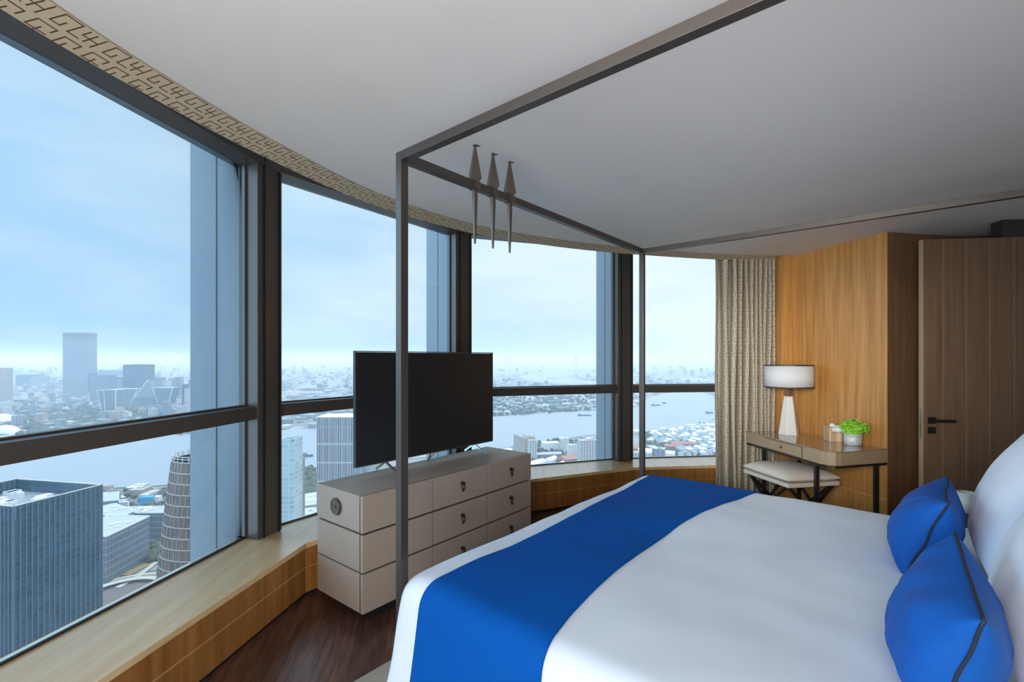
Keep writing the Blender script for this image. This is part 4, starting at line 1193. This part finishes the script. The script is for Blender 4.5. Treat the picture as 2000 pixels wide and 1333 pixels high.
# --- bridge over the far loop
br = empty('cable_stayed_bridge', 'faint cable-stayed bridge with two tall white pylons on the horizon', 'bridge', loc=GP(1060, 739))
gb = GP(1060, 739).y; sB = gb / F
tops = []
for px in (995, 1125):
    X = (px - 1000) * sB; m = MB(); zt = H + 8.5 * sB
    m.bar((X - 22 - br.location.x, -8, 0), (X - br.location.x, 0, (zt - G) * .62), 9); m.bar((X + 22 - br.location.x, 8, 0), (X - br.location.x, 0, (zt - G) * .62), 9)
    m.bar((X - br.location.x, 0, (zt - G) * .6), (X - br.location.x, 0, zt - G), 10); sub(m, 'pylon', CM['whiteroof'], br); tops.append((X - br.location.x, zt - G))
m = MB(); m.bar(((900 - 1000) * sB - br.location.x, 0, 45), ((1240 - 1000) * sB - br.location.x, 0, 45), 30, 5); sub(m, 'deck', CM['concrete'], br)
m = MB()
for X, z in tops:
    for s_ in (-1, 1):
        for k in range(1, 7): m.bar((X, 0, z * (.98 - .04 * k)), (X + s_ * k * 55, 0, 47), 1.6)
sub(m, 'stay_cables', CM['whiteroof'], br)

# --- barges
def barge(px, py, L, wd, rz, label):
    g = GP(px, py); e = empty('barge', label, 'boat', 'barges on the river', loc=(g.x, g.y, G + .2)); e.rotation_euler.z = rz
    m = MB(); hl = L / 2; m.prism([(-hl, -wd / 2), (hl - wd * .7, -wd / 2), (hl, 0), (hl - wd * .7, wd / 2), (-hl, wd / 2)], 0, 4); sub(m, 'hull', CM['boat'], e)
    m = MB(); m.box((-hl + 7, 0, 7.5), (9, wd * .7, 7)); sub(m, 'wheelhouse', CM['grey'], e)
    m = MB(); m.box((4, 0, 4.7), (L * .6, wd * .75, 1.4)); sub(m, 'cargo', CM['boat'], e)
barge(1142, 813, 60, 13, .12, 'dark barge beside the outside fin in the third bay')
barge(1282, 793, 62, 13, .45, 'long dark barge in the middle of the river, fourth bay')
barge(1298, 789, 26, 11, .5, 'short dark barge ahead of the long one, fourth bay')
barge(1386, 808, 44, 12, .45, 'dark barge close to the patterned curtain')
barge(1080, 740, 150, 40, .1, 'tiny barge on the far river loop')
barge(601, 893, 26, 8, .2, 'small dark boat left of the finned slab tower')

# --- white villas by the river bend (countable individuals)
rnd = random.Random(5)
def house_mesh(w, d, h, mt_w, mt_r, name):
    m = MB(); hw, hh = w / 2, d / 2
    m.add([(-hw, -hh, 0), (hw, -hh, 0), (hw, hh, 0), (-hw, hh, 0), (-hw, -hh, h), (hw, -hh, h), (hw, hh, h), (-hw, hh, h)], [(0, 3, 2, 1), (0, 1, 5, 4), (1, 2, 6, 5), (2, 3, 7, 6), (3, 0, 4, 7)])
    m.mi = 1
    m.add([(-hw - .6, -hh - .6, h), (hw + .6, -hh - .6, h), (hw + .6, hh + .6, h), (-hw - .6, hh + .6, h), (-hw * .5, 0, h * 1.45), (hw * .5, 0, h * 1.45)], [(0, 1, 5, 4), (1, 2, 5), (2, 3, 4, 5), (3, 0, 4)])
    o = m.build(name, [mt_w, mt_r], fix=False); return o
slate = mat('slate_roof', (.30, .33, .37), .8)
VP = [GP(*p) for p in ((1272, 850), (1300, 845), (1350, 834), (1400, 824), (1440, 822), (1440, 893), (1330, 893), (1318, 876), (1270, 866))]
protos = [house_mesh(13, 11, 9, CM['villa'], slate, 'villa'), house_mesh(17, 11, 10, CM['villa'], CM['whiteroof'], 'villa')]
used = [False, False]
x0, x1 = min(p.x for p in VP), max(p.x for p in VP); y0_, y1 = min(p.y for p in VP), max(p.y for p in VP)
cands = []
y = y0_
while y < y1:
    x = x0
    while x < x1:
        X, Y = x + rnd.uniform(-4, 4), y + rnd.uniform(-4, 4)
        if inpoly(X, Y, VP) and not wet(X, Y + 8) and proj(X, Y)[0] < 1412 and not any((X - a) ** 2 + (Y - b) ** 2 < r * r for a, b, r in TAKEN): cands.append((X, Y))
        x += 20
    y += 25
cands.sort(key=lambda p: p[1])
cands = cands[:300]
for X, Y in cands:
    k = 0 if rnd.random() < .6 else 1
    o = protos[k] if not used[k] else protos[k].copy()
    if used[k]: C.objects.link(o)
    used[k] = True
    o.location = (X, Y, G); o.rotation_euler.z = rnd.choice((.25, .25, 1.8)) + rnd.uniform(-.1, .1)
    s_ = rnd.uniform(.85, 1.15); o.scale = (s_, s_, s_)
    tag(o, 'small white villa in the dense rows by the river bend', 'house', 'white villas by the river bend')
# towers on the far skyline as one faint mass, and the low-rise city
def free(X, Y, r): return not wet(X, Y) and not any((X - a) ** 2 + (Y - b) ** 2 < (rr + r) ** 2 for a, b, rr in TAKEN)
kinds = [('white', 34, 22, 20), ('grey', 46, 24, 16), ('beige', 30, 26, 24), ('hazegrey', 26, 24, 46), ('aptwhite', 40, 18, 30)]
prot = []
for nm, w, d, h in kinds:
    m = MB(); m.box((0, 0, h / 2), (w, d, h)); m.box((w * .1, 0, h + 1.5), (w * .3, d * .4, 3))
    o = m.build('city_block', CM[nm], fix=False); prot.append([o, False, nm, w])
names = {'white': 'white', 'grey': 'grey', 'beige': 'beige', 'hazegrey': 'slim pale grey', 'aptwhite': 'white windowed'}
def scatter(N, Dmin, Dmax, a0, a1, near, grp, lab, hs=(.6, 1.6)):
    c = 0; tries = 0; out = []
    while c < N and tries < N * 30:
        tries += 1
        D = Dmin * (Dmax / Dmin) ** rnd.random(); px = rnd.uniform(a0, a1); X = (px - 1000) * D / F
        if not free(X, D, 22): continue
        k = rnd.choice(prot)
        o = k[0] if not k[1] else k[0].copy()
        if k[1]: C.objects.link(o)
        k[1] = True
        o.location = (X, D, G); o.rotation_euler.z = rnd.choice((.1, .1 + pi / 2, -.4)); s_ = rnd.uniform(.6, 1.15); o.scale = (s_, s_, s_ * rnd.uniform(*hs))
        tag(o, lab % names[k[2]], 'building', grp % names[k[2]])
        TAKEN.append((X, D, k[3] * .55)); c += 1
scatter(110, 1650, 4200, -20, 388, 0, '%s low blocks in the hazy city left of the window column', 'low %s block scattered in the hazy city around the slab tower')
scatter(40, 1650, 5200, 556, 700, 0, '%s low blocks across the river behind the television', 'low %s block across the river beside the television', (.4, .9))
scatter(60, 2250, 5200, 960, 1190, 0, '%s low blocks on the far bank below the bridge', 'low %s block on the flat far bank below the bridge', (.35, .8))
scatter(26, 900, 1350, 1030, 1290, 0, '%s low blocks on the near bank', 'low %s block on the near river bank past the dresser', (.4, .8))
scatter(16, 620, 930, 200, 300, 0, '%s low blocks beside the river', 'low %s block on the waterfront behind the low glass blocks', (.3, .6))
def mass(name, N, Dmin, Dmax, a0, a1, hmin, hmax, wmin, wmax, mt, label):
    m = MB()
    for _ in range(N):
        D = Dmin * (Dmax / Dmin) ** rnd.random(); X = (rnd.uniform(a0, a1) - 1000) * D / F
        if wet(X, D) or any((X - a) ** 2 + (D - b) ** 2 < rr * rr for a, b, rr in TAKEN[:40]): continue
        h = rnd.uniform(hmin, hmax); m.mi = rnd.randrange(len(mt))
        m.box((X, D, G + h / 2), (rnd.uniform(wmin, wmax), rnd.uniform(wmin, wmax), h), rnd.uniform(-.3, .3))
    return tag(m.build(name, mt, fix=False), label, 'city', None, 'stuff')
plain = [mat('far_white', (.52, .53, .55), .8), mat('far_grey', (.26, .27, .29), .8), mat('far_brown', (.24, .19, .17), .8), mat('far_slate', (.15, .17, .19), .8)]
mass('low_rise_city', 1500, 1600, 7000, -150, 1480, 5, 16, 14, 60, plain, 'countless low roofs of the hazy city')
mass('low_rise_city', 300, 3800, 7500, -150, 1480, 12, 45, 20, 40, plain, 'countless hazy mid-rise blocks')
mass('far_skyline', 200, 6500, 12000, -150, 1480, 30, 85, 24, 60, plain, 'hazy rows of towers along the horizon')
mass('near_roofs', 420, 330, 980, -1300, -60, 6, 22, 14, 38, plain, 'low roofs of the near bank')
# tree cover
def trees(name, N, regions, mt, label, r=(3, 6)):
    m = MB(); m.smooth = True
    for _ in range(N):
        a0, a1, b0, b1 = rnd.choice(regions); g = GP(rnd.uniform(a0, a1), rnd.uniform(b0, b1))
        if not free(g.x, g.y, -6): continue
        R = rnd.uniform(*r)
        m.add([(g.x + R * cos(a), g.y + R * sin(a), G + R * .5) for a in (0, 1.26, 2.51, 3.77, 5.03)] + [(g.x, g.y, G + R * 1.7), (g.x, g.y, G - .5)] + [(g.x + R * .8 * cos(a + .6), g.y + R * .8 * sin(a + .6), G + R * 1.25) for a in (0, 1.26, 2.51, 3.77, 5.03)],
              [(i, (i + 1) % 5, 7 + i) for i in range(5)] + [((i + 1) % 5, 7 + (i + 1) % 5, 7 + i) for i in range(5)] + [(7 + i, 7 + (i + 1) % 5, 5) for i in range(5)] + [((i + 1) % 5, i, 6) for i in range(5)])
    return tag(m.build(name, mt, fix=False), label, 'trees', None, 'stuff')
trees('tree_cover', 2200, [(1255, 1420, 845, 893), (1255, 1330, 852, 885), (1030, 1190, 860, 915), (195, 330, 960, 1100), (576, 616, 900, 985)], CM['tree'], 'tree cover between the buildings near the river')
trees('tree_cover', 2400, [(0, 390, 790, 850), (60, 300, 800, 850), (960, 1190, 760, 815)], CM['tree'], 'tree cover of the far bank', (5, 11))

# --- haze lying over the city
m = MB(); m.add([(x, y, z) for z in (G - 3, 110) for x, y in ((-42000, 45), (42000, 45), (42000, 44000), (-42000, 44000))], [(0, 3, 2, 1), (4, 5, 6, 7), (0, 1, 5, 4), (1, 2, 6, 5), (2, 3, 7, 6), (3, 0, 4, 7)])
hz = bpy.data.materials.new('haze'); hz.use_nodes = True
n, l = hz.node_tree.nodes, hz.node_tree.links; n.clear()
o_ = n.new('ShaderNodeOutputMaterial'); vsn = n.new('ShaderNodeVolumeScatter')
vsn.inputs['Color'].default_value = (.44, .60, .79, 1); vsn.inputs['Density'].default_value = HAZE; vsn.inputs['Anisotropy'].default_value = .0
l.new(vsn.outputs[0], o_.inputs['Volume'])
tag(m.build('haze', hz), 'bluish haze over the city', 'haze', None, 'stuff')
